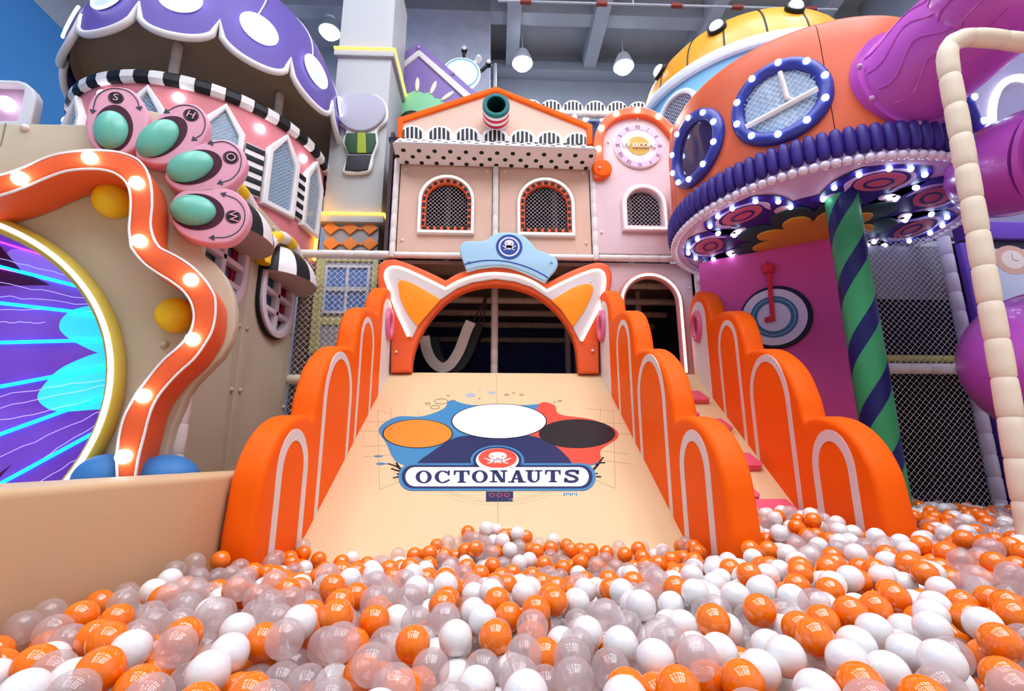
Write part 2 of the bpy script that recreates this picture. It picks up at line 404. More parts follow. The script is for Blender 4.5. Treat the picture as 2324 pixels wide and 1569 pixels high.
# three plain bubbles and the dark splash behind the badge (plain colour shapes)
plates("print_splash_blue", [rp(spl([(330, 800), (210, 620), (150, 500), (300, 400), (520, 395), (700, 330), (760, 260), (950, 300), (1400, 300), (1600, 290), (1700, 400), (1950, 420), (2130, 520), (2050, 640), (1960, 700), (2000, 800), (1700, 830), (700, 830)], 5, True))], RP, BLU2, sl, .0015, o + .0005)
plates("print_splash_red", [rp(spl([(1500, 310), (1640, 300), (1690, 380), (1950, 420), (2150, 500), (2180, 580), (2040, 680), (2020, 780), (1800, 820), (1450, 700)], 5, True))], RP, PRED, sl, .0015, o + .001)
plates("print_splash_red", [rp(spl([(560, 815), (620, 760), (760, 700), (820, 730), (840, 780), (760, 815)], 4, True))], RP, PRED, sl, .0015, o + .001)
plates("print_splash_navy", [rp(spl([(480, 815), (600, 700), (800, 580), (1000, 560), (1400, 560), (1560, 600), (1700, 690), (1780, 815), (1500, 830), (800, 830)], 5, True))], RP, NAVY, sl, .0015, o + .0015)
for nm, cx, cy, rx, ry, mt in (("orange", 480, 545, 290, 118, PORG), ("black", 1835, 545, 315, 118, PBLK), ("white", 1172, 440, 398, 145, SNOW)):
    plates(f"print_bubble_rim", [rp(ell(cx, cy, rx + 10, ry + 5, 48))], RP, PBLK, sl, .0015, o + .002 + (.001 if nm == "white" else 0))
    plates(f"print_bubble", [rp(ell(cx, cy, rx, ry, 48))], RP, mt, sl, .0015, o + .0025 + (.001 if nm == "white" else 0))
plates("print_bubble_ring", [ring(*q) for q in ((680, 268, 58, 24, 4, 3), (628, 318, 40, 17, 4, 3), (565, 287, 24, 10, 4, 3), (738, 220, 11, 5, 4, 2.5), (785, 262, 18, 7, 4, 3), (1005, 245, 10, 4, 4, 2), (1235, 212, 18, 8, 4, 3), (1296, 197, 11, 4, 4, 2), (1362, 212, 18, 8, 4, 3), (1645, 275, 10, 4, 4, 2), (1688, 264, 18, 8, 4, 3))], RP, PBLK, sl, .001, o)
plates("print_bubble_dot", [rp(ell(930, 216, 45, 19)), rp(ell(1112, 195, 33, 13)), rp(ell(1005, 176, 12, 4)), rp(ell(1068, 137, 6, 3))], RP, PGRY, sl, .001, o)
plates("print_fish", [rp(ell(140, 735, 34, 9)), rp([(165, 735), (182, 727), (182, 743)]), rp(ell(165, 799, 40, 11)), rp([(200, 799), (222, 790), (222, 808)])], RP, BLU2, sl, .001, o)
plates("print_coral", [stroke(rp(q), .02, .012) for q in ([(360, 860), (300, 820), (240, 802)], [(320, 830), (300, 795)], [(360, 870), (300, 855), (262, 842)], [(330, 900), (300, 915), (280, 915)], [(320, 890), (310, 880)], [(1965, 860), (2010, 810), (2050, 752)], [(2005, 815), (1995, 780)], [(2030, 790), (2065, 790)], [(1960, 880), (1995, 885)], [(2000, 910), (2030, 908)])] + [rp(ell(x, y, 11, 6, 14)) for x, y in ((236, 800), (300, 793), (262, 842), (278, 917), (310, 885), (2055, 748), (1997, 778), (2066, 790), (2003, 882), (2032, 910))], RP, PBLK, sl, .001, o)
plates("print_gauge_box", [rp([(1060, 1035), (1292, 1035), (1292, 1122), (1060, 1122)])], RP, NAVY, sl, .001, o)
plates("print_gauge", [ring(x, 1065, 24, 16, 5, 4) for x in (1110, 1175, 1238)], RP, PRED, sl, .001, o + .001)
plates("print_bars", [rp([(1722 + 17 * k, 1046), (1732 + 17 * k, 1046), (1732 + 17 * k, 1074 - (k * 7) % 20), (1722 + 17 * k, 1074 - (k * 7) % 20)]) for k in range(7)], RP, BLU2, sl, .001, o)
for nm, mt, gx, gy, k in (("badge_blue", BLU2, 50, 30, .003), ("badge_navy", NAVY, 22, 14, .0035), ("badge_white", SNOW, -10, -4, .004)):
    plates(nm, [rp(rrect(365 - gx, 1945 + gx, 828 - gy, 1000 + gy, 86 + gy)), rp(ell(1157, 772, 190 + gx * .75, 104 + gy * .75))], RP, mt, sl, .0015, o + k)
plates("badge_red_disc", [rp(ell(1160, 757, 164, 84))], RP, PRED, sl, .0015, o + .0045)
plates("badge_white_top", [rp(rrect(375, 1935, 838, 992, 76))], RP, SNOW, sl, .0015, o + .0046)
def octopus(cx, cy, s, sy):
    """white octopus emblem as flat shapes; cx, cy centre, s size"""
    q = lambda pts: [(cx + x * s, cy + y * sy) for x, y in pts]
    t = [spl([(-.30, -.55), (-.52, -.38), (-.68, -.34), (-.78, -.50), (-.95, -.52)], 5), spl([(.30, -.55), (.52, -.38), (.68, -.34), (.78, -.50), (.95, -.52)], 5),
         spl([(-.22, -.2), (-.38, .05), (-.5, .22), (-.72, .3)], 4), spl([(.22, -.2), (.38, .05), (.5, .22), (.72, .3)], 4),
         spl([(-.1, -.2), (-.14, .1), (-.2, .3)], 4), spl([(.1, -.2), (.14, .1), (.2, .3)], 4), [(0, -.2), (0, .28)]]
    t = [spl([(-.24, -.28), (-.42, -.1), (-.6, -.1), (-.72, -.26), (-.92, -.3)], 5), spl([(.24, -.28), (.42, -.1), (.6, -.1), (.72, -.26), (.92, -.3)], 5)] + t[2:]
    return [q(ell(0, -.62, .62, .50, 30)), q([(-.34, -.35), (.34, -.35), (.42, .02), (-.42, .02)])] + [q(stroke(x, .2, .07)) for x in t], \
           [q(ell(-.33, -.58, .085, .07, 14)), q(ell(.33, -.58, .085, .07, 14)), q(ell(0, -.36, .1, .09, 16))], [q(ell(0, -.36, .05, .045, 12))]
body, eyes, mouth = octopus(1160, 780, 125, 68)
plates("emblem_octopus", [rp(x) for x in body], RP, SNOW, sl, .0015, o + .005)
plates("emblem_eye", [rp(x) for x in eyes], RP, PRED, sl, .0015, o + .0055)
plates("emblem_mouth", [rp(x) for x in mouth], RP, SNOW, sl, .0015, o + .006)
# lettering: heavy slab serif capitals, each drawn in a 0..1 box (y up)
def slab(x, y, w_, h_=.11): return [(x - w_ / 2, y), (x + w_ / 2, y), (x + w_ / 2, y + h_), (x - w_ / 2, y + h_)]
def glyph(c):
    E_ = lambda rx, ry, a0=0, a1=360, n=40: ell(.5, .5, rx, ry, n, 0, a0, a1)
    if c == 'O': return [[E_(.5, .5), ell(.5, .5, .24, .40, 40)]]
    if c == 'C':
        return [E_(.5, .5, 42, 318, 40) + ell(.5, .5, .24, .40, 36, 0, 318, 42), [(.80, .62), (.95, .62), (.95, 1.0), (.86, 1.0), (.78, .88)], [(.72, .10), (.95, .20), (.97, .30), (.80, .30)]]
    if c == 'T': return [[(.36, 0), (.64, 0), (.64, 1), (.36, 1)], slab(.5, 0, .52), [(0, .88), (1, .88), (1, 1), (0, 1)], [(0, .62), (.09, .62), (.17, .9), (0, .9)], [(.91, .62), (1, .62), (1, .9), (.83, .9)]]
    if c == 'N': return [[(.14, 0), (.27, 0), (.27, 1), (.14, 1)], [(.74, 0), (.87, 0), (.87, 1), (.74, 1)], [(.14, 1), (.42, 1), (.87, .0), (.62, 0)], slab(.2, 0, .42), slab(.80, .89, .40), slab(.2, .89, .4)]
    if c == 'A': return [[(.10, 0), (.24, 0), (.52, .80), (.48, 1.0), (.42, 1.0)], [(.58, 0), (.90, 0), (.62, 1.0), (.42, 1.0)], [(.26, .26), (.72, .26), (.68, .38), (.30, .38)], slab(.16, 0, .40), slab(.78, 0, .46)]
    if c == 'U': return [[(.12, .36), (.38, .36), (.38, 1), (.12, 1)], [(.70, .36), (.84, .36), (.84, 1), (.70, 1)], ell(.48, .40, .36, .40, 24, 0, 180, 360) + ell(.54, .40, .16, .28, 24, 0, 360, 180), slab(.25, .89, .5), slab(.77, .89, .44)]
    if c == 'S':
        return [stroke(spl([(.86, .74), (.72, .90), (.48, .93), (.24, .84), (.22, .68), (.42, .56), (.64, .46), (.80, .32), (.74, .13), (.50, .06), (.26, .10), (.12, .28)], 6), .2), [(.78, .64), (.92, .64), (.92, 1.0), (.84, 1.0), (.76, .88)], [(.06, 0), (.15, 0), (.24, .12), (.22, .36), (.06, .36)]]
for c, x0, x1, yt, yb in (('O', 462, 600, 862, 972), ('C', 624, 760, 862, 971), ('T', 786, 922, 862, 967), ('O', 940, 1076, 860, 968), ('N', 1094, 1242, 860, 964), ('A', 1254, 1398, 860, 966), ('U', 1396, 1540, 859, 966), ('T', 1562, 1696, 858, 963), ('S', 1716, 1862, 857, 964)):
    f = lambda L: rp([(x0 + x * (x1 - x0), yb - y * (yb - yt)) for x, y in L])
    plates("letter", [[f(q) for q in g] if isinstance(g[0][0], (tuple, list)) else f(g) for g in glyph(c)], RP, NAVY, sl, .0015, o + .0052)

# ------------------------------------------------------------------ scalloped side panels
PROF = [(2.27, 0.0), (2.23, .25), (2.24, .42), (2.27, .60), (2.36, .74), (2.48, .825), (2.60, .862), (2.72, .875), (2.80, .86)]
PROF2 = [(2.81, .88), (2.84, 1.01), (2.92, 1.17), (3.05, 1.29), (3.22, 1.375), (3.40, 1.41), (3.475, 1.405)]
PROF3 = [(3.485, 1.43), (3.52, 1.58), (3.60, 1.72), (3.72, 1.80), (3.88, 1.845), (4.05, 1.86), (4.14, 1.85)]
PROF4 = [(4.15, 1.88), (4.20, 2.03), (4.31, 2.15), (4.45, 2.225), (4.58, 2.225), (4.69, 2.16), (4.76, 2.04), (4.78, 1.9)]
PANEL = spl(PROF, 4) + spl(PROF2, 4) + spl(PROF3, 4) + spl(PROF4, 4) + [(4.78, 0.0)]
def u_stripe(y0, y1, ztop, w_, zb0, zb1, tilt=0.0):
    """white piping arch on the face: legs down to the ramp"""
    c = (y0 + y1) / 2; r = (y1 - y0) / 2
    path = [(y0, zb0)] + [(c - r * math.cos(R(180 * k / 24)), ztop - r * 1.15 + r * 1.15 * math.sin(R(180 * k / 24)) + tilt * (k / 24 - .5)) for k in range(25)] + [(y1, zb1)]
    return stroke(path, w_)
def side_panel(label, x, yawdeg, stair_side=False):
    t = thing("slide_side_panel", label, "side panel", (x, 3.5, 0), "scalloped orange side panels of the slide and stairs")
    q = R(yawdeg)
    # plane whose normal points at -X (face towards the viewer's left) or +X for the panel on the other side
    return t, q
def make_panel(label, xface, sgn, slope=0.0):
    """sgn = direction the printed face looks (+1: +X, -1: -X); slope = dX/dY of the face"""
    t = thing("slide_side_panel", label, "side panel", (xface, 3.5, 0), "scalloped orange side panels of the slide and stairs")
    d = np.array([slope, 1.0, 0.0]); d /= np.linalg.norm(d)
    o_ = np.array([xface - slope * 4.6, 0, 0.0])
    if sgn > 0: pl = Plane(o_, d, (0, 0, 1)); f = lambda L: [(a, b) for a, b in L]
    else: pl = Plane(o_, -d, (0, 0, 1)); f = lambda L: [(-a, b) for a, b in L]
    plate("board", f(PANEL), pl, ORANGE, t, .15, 0, .035, 4)
    zz = lambda y: max(.0, rampz(y) - .02)
    plate("white_arch", f(u_stripe(2.41, 2.735, .765, .06, 0, zz(2.735))), pl, WARMW, t, .006, .003)
    plate("white_arch", f(u_stripe(2.95, 3.46, 1.31, .05, zz(2.95), zz(3.46), .06)), pl, WARMW, t, .006, .003)
    plate("white_arch", f(u_stripe(3.635, 4.0, 1.725, .045, zz(3.635), zz(4.0))), pl, WARMW, t, .006, .003)
    plate("white_inset", f([(4.70, rampz(4.70) - .02)] + [(4.49 + .22 * math.cos(R(180 * k / 20)), 1.92 + .2 * math.sin(R(180 * k / 20))) for k in range(21)] + [(4.27, rampz(4.27) - .02)]), pl, WHITE, t, .008, .004)
    c = pl.pt(*(f([(4.49, 1.88)])[0]), .012)
    tr = tube("porthole_ring", [c + pl.u * .10 * math.cos(R(a)) + pl.v * .13 * math.sin(R(a)) for a in range(0, 360, 15)], .03, M("rose_plastic", "#E26C94", .3), t, 8, True)
    plate("porthole_lens", f(ell(4.49, 1.88, .075, .12, 24)), pl, M("rose_dark", "#A83C66", .35), tr, .004, .008)
    return t
make_panel("scalloped orange side panel between tan pit wall and slide ramp", RX0, 1)
make_panel("scalloped orange side panel between slide ramp and pink stairs", RX1, -1)
make_panel("scalloped orange side panel between pink stairs and magenta dial wall", 1.985, -1, .10)
# ------------------------------------------------------------------ stairs beside the slide
st = thing("climbing_ramp", "cream climbing ramp with staggered pink step pads beside the slide", "stairs", (1.55, 3.5, 0))
wedge("ramp_body", RX1 + .15, 1.985 + .10 * (Y0 - 4.6), RX1 + .15, 1.985 + .10 * (Y1 - 4.6), CREAM, st)
for pxs, left in (([(345, 122), (418, 215)], False), ([(250, 280), (295, 330)], True), ([(580, 412), (675, 520)], False), ([(875, 768), (990, 905)], False), ([(846, 1065), (870, 1115)], True), ([(1270, 1252), (1400, 1400)], False)):
    (ua, va), (ub, vb) = RP.uv(ZS(pxs), .05)
    u1 = max(ua, ub) if not left else (ua + ub) / 2
    vv = [min(va, vb), max(va, vb)]; vv[0] = min(vv[0], vv[1] - .16)
    u0 = RX1 + .155 if (left or True) else 0
    plate("step_pad", [(u0, vv[0]), (u1 - .02, vv[0]), (u1, vv[0] + .03), (u1 - .03, vv[1]), (u0, vv[1])], RP, STEPP, st, .05, .05, .008)
# ------------------------------------------------------------------ pit wall
pw = thing("pit_wall", "low padded tan foam wall along the ball pit", "foam wall", (-1.32, 1.2, 0))
box("wall_pad", -1.47, -1.175, -.6, 2.36, 0, .58, PITB, pw, .025)
box("wall_pad", -1.47, -1.19, 2.365, 3.1, 0, .58, PITB, pw, .025)
# ------------------------------------------------------------------ cat-ear arch at the head of the slide
AP = planeY(4.60)
ca = thing("cat_ear_arch", "orange arch with cat ears and white light strips above the slide", "arch", (0, 4.66, 1.45))
outer = Z6([(800, 592), (800, 420), (780, 330), (755, 250), (740, 190), (737, 120), (745, 82), (772, 60), (820, 55)]) + Z6(spl([(820, 55), (900, 82), (1000, 125), (1060, 156)], 4)[1:]) + Z6(spl([(1060, 156), (1120, 122), (1200, 98), (1290, 88), (1400, 100), (1480, 128), (1540, 166)], 4)[1:]) + Z6(spl([(1540, 166), (1650, 112), (1750, 76), (1800, 73), (1835, 95), (1847, 140), (1840, 190), (1820, 250), (1795, 330), (1786, 420), (1786, 596)], 4)[1:])
inner = Z6(spl([(1690, 596), (1675, 470), (1640, 380), (1570, 290), (1480, 222), (1380, 187), (1300, 178), (1230, 183), (1150, 205), (1060, 260), (980, 350), (930, 440), (905, 520), (898, 590)], 4))
plate("arch_board", AP.uv(outer + inner), AP, CORAL, ca, .14, 0, .03, 4)
ledp = Z6(spl([(885, 422), (830, 300), (793, 195), (776, 135), (797, 100), (850, 100), (950, 143), (1060, 198)], 4)[:-1] + [(1060, 198)] + spl([(1060, 198), (1120, 165), (1200, 137), (1290, 126), (1400, 138), (1480, 170), (1537, 208)], 4)[1:] + spl([(1537, 208), (1650, 152), (1750, 113), (1795, 115), (1811, 150), (1805, 210), (1780, 290), (1740, 370), (1702, 443)], 4)[1:])
ringb = [(935, 767), (947, 742), (964.5, 720), (1000, 680), (1038, 654), (1072, 641), (1124, 633), (1169, 639), (1208, 652), (1251, 680), (1274, 703), (1300, 742), (1317, 776)]
plate("white_band", AP.uv(ledp + ringb[::-1], .02), AP, M("band_white", "#D9D1D2", .5), ca, .03, .02, .006)
tube("led_strip", AP.px(ledp, .03), .014, LED, ca, 8)
plate("ear_inset", AP.uv(spl([(903, 645), (905, 638), (915, 636), (943, 646), (1000, 680)], 4) + [(964.5, 720.5), (947, 741)] + spl([(947, 741), (926, 714), (909, 680), (903, 645)], 4)[1:-1], .03), AP, GOLD, ca, .02, .03, .006)
plate("ear_inset", AP.uv([(1251, 682)] + spl([(1251, 682), (1298, 654), (1328, 644), (1343, 647), (1346, 660), (1332, 695), (1301, 743)], 4)[1:] + [(1274, 703)], .03), AP, GOLD, ca, .02, .03, .006)
for q in ((899, 799), (1345, 796), (907, 632), (1341, 640)): bolt(AP.px([q], .012)[0], ca, .014, PAD)
# ------------------------------------------------------------------ captain hat sign
HP = planeY(4.525)
hs = thing("captain_hat_sign", "pale blue captain hat sign with octopus emblem on the arch", "sign", HP.px([(1150, 620)])[0])
hat = spl([(270, 880), (230, 770), (150, 560), (120, 440), (140, 340), (210, 270), (320, 248), (620, 245), (690, 225), (830, 110), (930, 75), (1100, 62), (1280, 75), (1450, 130), (1560, 210), (1680, 340), (1750, 430), (1880, 470), (2020, 530), (2130, 590), (2190, 680), (2190, 780), (2130, 880), (2020, 1000), (1930, 1115)], 3) + spl([(1930, 1115), (1800, 1050), (1600, 950), (1350, 850), (1150, 790), (950, 770), (750, 780), (500, 815), (270, 880)], 3)[1:-1]
plate("hat_board", HP.uv(ZH(hat)), HP, LBLUE, hs, .07, 0, .015, 3)
plates("hat_stripe", [stroke(HP.uv(ZH(spl([(222, 752), (400, 702), (600, 672), (800, 662), (1000, 672), (1200, 702), (1450, 772), (1700, 870), (1900, 975), (1995, 1038)], 4))), .013)], HP, RBLUE, hs, .002, .002)
c0 = HP.uv(ZH([(1167, 378)]))[0]; rr = .133
plates("emblem_disc", [ell(*c0, rr, rr, 48)], HP, RBLUE, hs, .004, .004)
plates("emblem_ring", [[ell(*c0, rr * .79, rr * .79, 48), ell(*c0, rr * .67, rr * .67, 48)]], HP, WHITE, hs, .002, .0055)
body, eyes, mouth = octopus(0, 0, .076, -.076)
sh = lambda L: [(c0[0] + x, c0[1] - .012 + y) for x, y in L]
plates("emblem_octopus", [sh(x) for x in body], HP, WHITE, hs, .002, .0055)
plates("emblem_eye", [sh(x) for x in eyes], HP, NAVY, hs, .002, .0065)
plates("emblem_mouth", [sh(x) for x in mouth], HP, WHITE, hs, .002, .0075)
for q in ((320, 675), (2062, 695)): bolt(HP.px(ZH([q]), .004)[0], hs, .016, LBLUE)

# ------------------------------------------------------------------ playhouse front, upper floor
FP = planeY(4.75)
ph = thing("playhouse_front", "peach upper playhouse front with two lit arched net windows", "playhouse", (0, 4.78, 2.66))
for x, px0, px1 in ((-1.07, 0, 0), (0.0, 0, 0), (1.06, 0, 0)): padded("post", (x, 4.735, 2.66), (x, 4.735, 3.80), .033, PADW, ph)
padded("rail", (-2.0, 4.735, 2.69), (-1.1, 4.735, 2.69), .042, PADW, ph); padded("rail", (-1.04, 4.735, 2.69), (1.03, 4.735, 2.69), .036, PADW, ph)
def lit_window(parent, pl, op, mid, out, orange=True, nb=26, led=LED, frame_mat=WHITE):
    """arched window: white frame, light strip, striped frame, net"""
    fr = plate("window", [arch(*out), arch(*mid)], pl, frame_mat, parent, .06, .045, .012, 3)
    g = .5; a = arch_open(*[o_ * g + m_ * (1 - g) for o_, m_ in zip(out, mid)])
    tube("led_strip", [pl.pt(u, v, .047) for u, v in a], .011, led, fr, 8, True)
    if orange:
        plate("orange_frame", [arch(*mid), arch(*op)], pl, CORAL, fr, .05, .03, .008)
        m_ = [(p + q) / 2 for p, q in zip(mid, op)]; L = arch_open(*m_, 40); pts = [np.array(q) for q in L] + [np.array(L[0])]
        d = np.cumsum([0] + [np.linalg.norm(b - a_) for a_, b in zip(pts, pts[1:])])
        wd = abs(mid[0] - op[0]) * .62
        for k in range(nb):
            s = d[-1] * (k + .5) / nb; i = min(len(pts) - 2, int(np.searchsorted(d, s)) - 1); tt = (pts[i + 1] - pts[i]) / (d[i + 1] - d[i] + 1e-9); c = pts[i] + tt * (s - d[i]); nn = np.array([-tt[1], tt[0]])
            L4 = [c + tt * .021 + nn * wd / 2, c - tt * .021 + nn * wd / 2, c - tt * .021 - nn * wd / 2, c + tt * .021 - nn * wd / 2]
            plate("stripe_block", [tuple(q) for q in L4], pl, BLACK, fr, .01, .036)
    net("window_net", arch(*op), pl, fr, .045, .002, -.02)
    return fr
def ext(pl, pts):
    q = pl.uv(pts); return [q[0][0], q[1][0], q[0][1], q[1][1]]
def ordr(e): return [min(e[0], e[1]), max(e[0], e[1]), min(e[2], e[3]), max(e[2], e[3])]
wins = []
for (op, mid, out) in ((((747, 1350), (1000, 1100)), ((720, 1372), (1022, 1072)), ((697, 1393), (1042, 1052))), (((1336, 1362), (1582, 1112)), ((1310, 1385), (1605, 1087)), ((1290, 1408), (1625, 1068)))):
    wins.append([ordr(ext(FP, Z3(list(q)))) for q in (op, mid, out)])
for i, (x0, x1) in enumerate(((-1.035, -.035), (.035, 1.025))):
    op, mid, out = wins[i]
    plate("wall_panel", [[(x0, 2.735), (x1, 2.735), (x1, 3.80), (x0, 3.80)], arch(*mid)], FP, PEACH, ph, .05, 0, .01)
    lit_window(ph, FP, op, mid, out)
    for u, v in ((x0 + .06, 2.86), (x1 - .06, 2.86), (x0 + .06, 3.69), (x1 - .06, 3.69)): bolt(FP.pt(u, v, .004), ph, .017, PAD)
# gable over it
gb = thing("gable_roof", "peach gable with orange edge and striped scallop trim above playhouse windows", "gable", FP.px([(1125, 330)])[0])
GP = planeY(4.74)
go = Z7([(85, 885), (88, 715), (920, 448), (1737, 772), (1740, 940)]); gi = Z7([(1690, 935), (1690, 800), (925, 492), (132, 748), (128, 885)])
plate("gable_edge", GP.uv(go + gi), GP, ORANGE, gb, .10, .03, .012)
plate("gable_board", GP.uv(Z7([(110, 900), (110, 735), (920, 470), (1715, 785), (1715, 945)])), GP, PEACH, gb, .05, 0)
cx = [205, 440, 675, 910, 1145, 1375, 1610]; ty = [765, 770, 780, 793, 803, 815, 825]; by = [885, 890, 897, 905, 915, 925, 935]
SP = planeY(4.70)
sc = [(128, 882)]
for k in range(7):
    sc += [(cx[k] + 105 * math.cos(R(180 - 180 * j / 10)), ty[k] + 55 - 57 * math.sin(R(180 * j / 10))) for j in range(11)]
sc = [(max(128, min(1692, x)), y) for x, y in sc] + [(1692, 940)]
plate("scallop_trim", SP.uv(Z7(sc)), SP, WHITE, gb, .04, 0, .005)
for k in range(7):
    for j in range(-2, 3):
        xx = cx[k] + j * 37; hw = 11; h_ = lambda q: ty[k] + 85 - 73 * math.sqrt(max(0, 1 - ((q - cx[k]) / 92) ** 2))
        x0, x1 = max(130, xx - hw), min(1688, xx + hw)
        if x1 - x0 < 6: continue
        plate("stripe_bar", SP.uv(Z7([(x0, by[k] - 8), (x1, by[k] - 8), (x1, min(by[k] - 20, h_(x1))), (x0, min(by[k] - 20, h_(x0)))]), .004), SP, BLACK, gb, .006, .004)
# striped tube on the gable
tc_ = GP.px(Z7([(922, 588)]), .25)[0]; pt_ = thing("porthole_tube", "red and white striped tube with teal mouth on the gable", "tube", tc_ - np.array([0, 0, .14]))
x_, y_, z_ = tc_; r_ = .146
ax = Plane((x_, y_, z_), (1, 0, 0), (0, 0, 1))
def ycyl(name, y0, y1, r0, mat, parent, r1=None, hole=None):
    rings = [(y0, r0), (y1, r1 or r0)]; V, Fc = [], []; n = 40
    for yy, rr_ in rings:
        for k in range(n): V.append((x_ + rr_ * math.cos(2 * math.pi * k / n), yy, z_ + rr_ * math.sin(2 * math.pi * k / n)))
    Fc = [[k, (k + 1) % n, n + (k + 1) % n, n + k] for k in range(n)]
    return mk(name, V, Fc, mat, parent, 60)
yy = y_
for k in range(5): ycyl("stripe_band", yy + .035 + k * .043, yy + .035 + (k + 1) * .043, r_, RED if k % 2 else WHITE, pt_)
plate("tube_mouth", [ell(0, 0, r_, r_, 40), ell(0, 0, r_ * .66, r_ * .66, 40)], ax, TEAL, pt_, .05, 0, .012, 3)
ycyl("bore", yy, yy + .22, r_ * .66, M("teal_dark", "#0C3E44", .7), pt_)
plate("bore_end", [ell(0, 0, r_ * .7, r_ * .7, 30)], ax, M("bore_black", "#071318", .8), pt_, .01, -.2)
# polka dot awning
aw = thing("polka_dot_awning", "white awning with black dots over the arched windows", "awning", FP.px([(1125, 385)])[0])
A0 = planeY(4.42).px([(889, 322), (1358, 337)]); A1 = planeY(4.74).px([(900, 375), (1346, 389)]); A2 = planeY(4.74).px([(905, 312), (1346, 331)])
n_ = lambda a: np.array(a)
V = [A2[0], A2[1], A0[1], A0[0], A1[0], A1[1]]
ab = mk("awning_body", V, [[0, 1, 2, 3], [3, 2, 5, 4], [0, 3, 4], [1, 5, 2], [0, 4, 5, 1]], WHITE, aw)
bm = bmesh.new(); bm.from_mesh(ab.data); bmesh.ops.recalc_face_normals(bm, faces=bm.faces); bmesh.ops.bevel(bm, geom=bm.edges[:], offset=.02, segments=3, affect='EDGES'); bm.to_mesh(ab.data); bm.free()
def quad_plane(a, b, d):
    u = (b - a) / np.linalg.norm(b - a); v = d - a; v = v - u * (v @ u); v /= np.linalg.norm(v); return Plane(a, u, v)
LF = quad_plane(A1[0], A1[1], A0[0]); UFp = quad_plane(A0[0], A0[1], A2[0])
dots = [(133 + 133 * k, 980 + 4.2 * k) for k in range(13)] + [(82 + 131 * k, 1031 + 4.4 * k) for k in range(13)] + [(162 + 127 * k, 1083 + 4.2 * k) for k in range(13)]
d0 = None
for q in dots:
    u, v = LF.uv(Z7([q]), .003)[0]
    plate("dot", ell(u, v, .024, .024, 14), LF, BLACK, aw, .004, .003)
Lw = np.linalg.norm(A0[1] - A0[0]); Lh = np.linalg.norm(A2[0] - A0[0])
for r_i in range(3):
    for k in range(13): plate("dot", ell((k + .4 + .45 * (r_i % 2)) * Lw / 13.3, Lh * (.22 + .3 * r_i), .024, .024, 14), UFp, BLACK, aw, .004, .003)
# ------------------------------------------------------------------ clock tower
CT = planeY(4.72)
ct = thing("clock_tower", "pale pink tower front with orange bulb arch and welcome clock", "playhouse", (1.6, 4.75, 2.66))
X0, X1 = CT.uv(ZC([(95, 1355)]))[0][0], 2.08
arc_in = ZC(spl([(150, 690), (150, 500), (150, 370), (170, 280), (230, 210), (310, 170), (400, 155), (500, 160), (590, 195), (660, 260), (720, 340), (760, 450), (780, 690)], 4))
arc_out = ZC(spl([(65, 690), (63, 500), (65, 390), (82, 300), (130, 205), (210, 132), (320, 90), (430, 78), (540, 98), (640, 150), (740, 240), (810, 360), (850, 500), (860, 690)], 4))
wo = [ordr(ext(CT, ZC([(355, 1095), (615, 805)]))), ordr(ext(CT, ZC([(350, 1100), (622, 797)]))), ordr(ext(CT, ZC([(305, 1150), (668, 757)])))]
top = [q for q in CT.uv(arc_out) if X0 - .01 < q[0]]
body_l = [(X0, 2.735), (X1, 2.735), (X1, CT.uv(ZC([(850, 500)]))[0][1])] + [q for q in CT.uv(arc_out)[::-1] if X0 < q[0] < X1]
plate("wall_panel", [body_l, arch(*wo[1])], CT, PINKW, ct, .05, 0, .01)
lit_window(ct, CT, wo[0], wo[1], wo[2], False, led=LEDP, frame_mat=PINKW)
bo = CT.uv(arc_out, .06); bi = CT.uv(arc_in, .06)
plate("bulb_arch", bo + bi[::-1], CT, CORAL, ct, .08, .06, .02, 3)
plate("arch_curl", ell(*CT.uv(ZC([(140, 598)]), .075)[0], .108, .108, 32), CT, ORANGE, ct, .08, .075, .02, 3)
for q in ((105, 440), (130, 265), (255, 140), (435, 110), (615, 165), (745, 285)): bulb(CT.px(ZC([q]), .07)[0], .033, BULB, ct)
for q in ((437, 187), (187, 385), (130, 1150), (115, 600)): bolt(CT.px(ZC([q]), .005 if q[0] != 115 else .08)[0], ct, .015, PAD)
cc = CT.uv(ZC([(445, 418)]), .02)[0]; cr = .275
plate("clock_face", ell(*cc, cr, cr, 48), CT, WHITE, ct, .025, .025, .006)
plate("clock_ring", [ell(*cc, cr * .965, cr * .965, 48), ell(*cc, cr * .745, cr * .745, 48)], CT, M("clock_pink", "#EFC2DE", .5), ct, .004, .029)
plate("clock_centre", ell(cc[0], cc[1], cr * .45, cr * .42, 40), CT, M("clock_gold", "#D3AE4E", .5), ct, .004, .029)
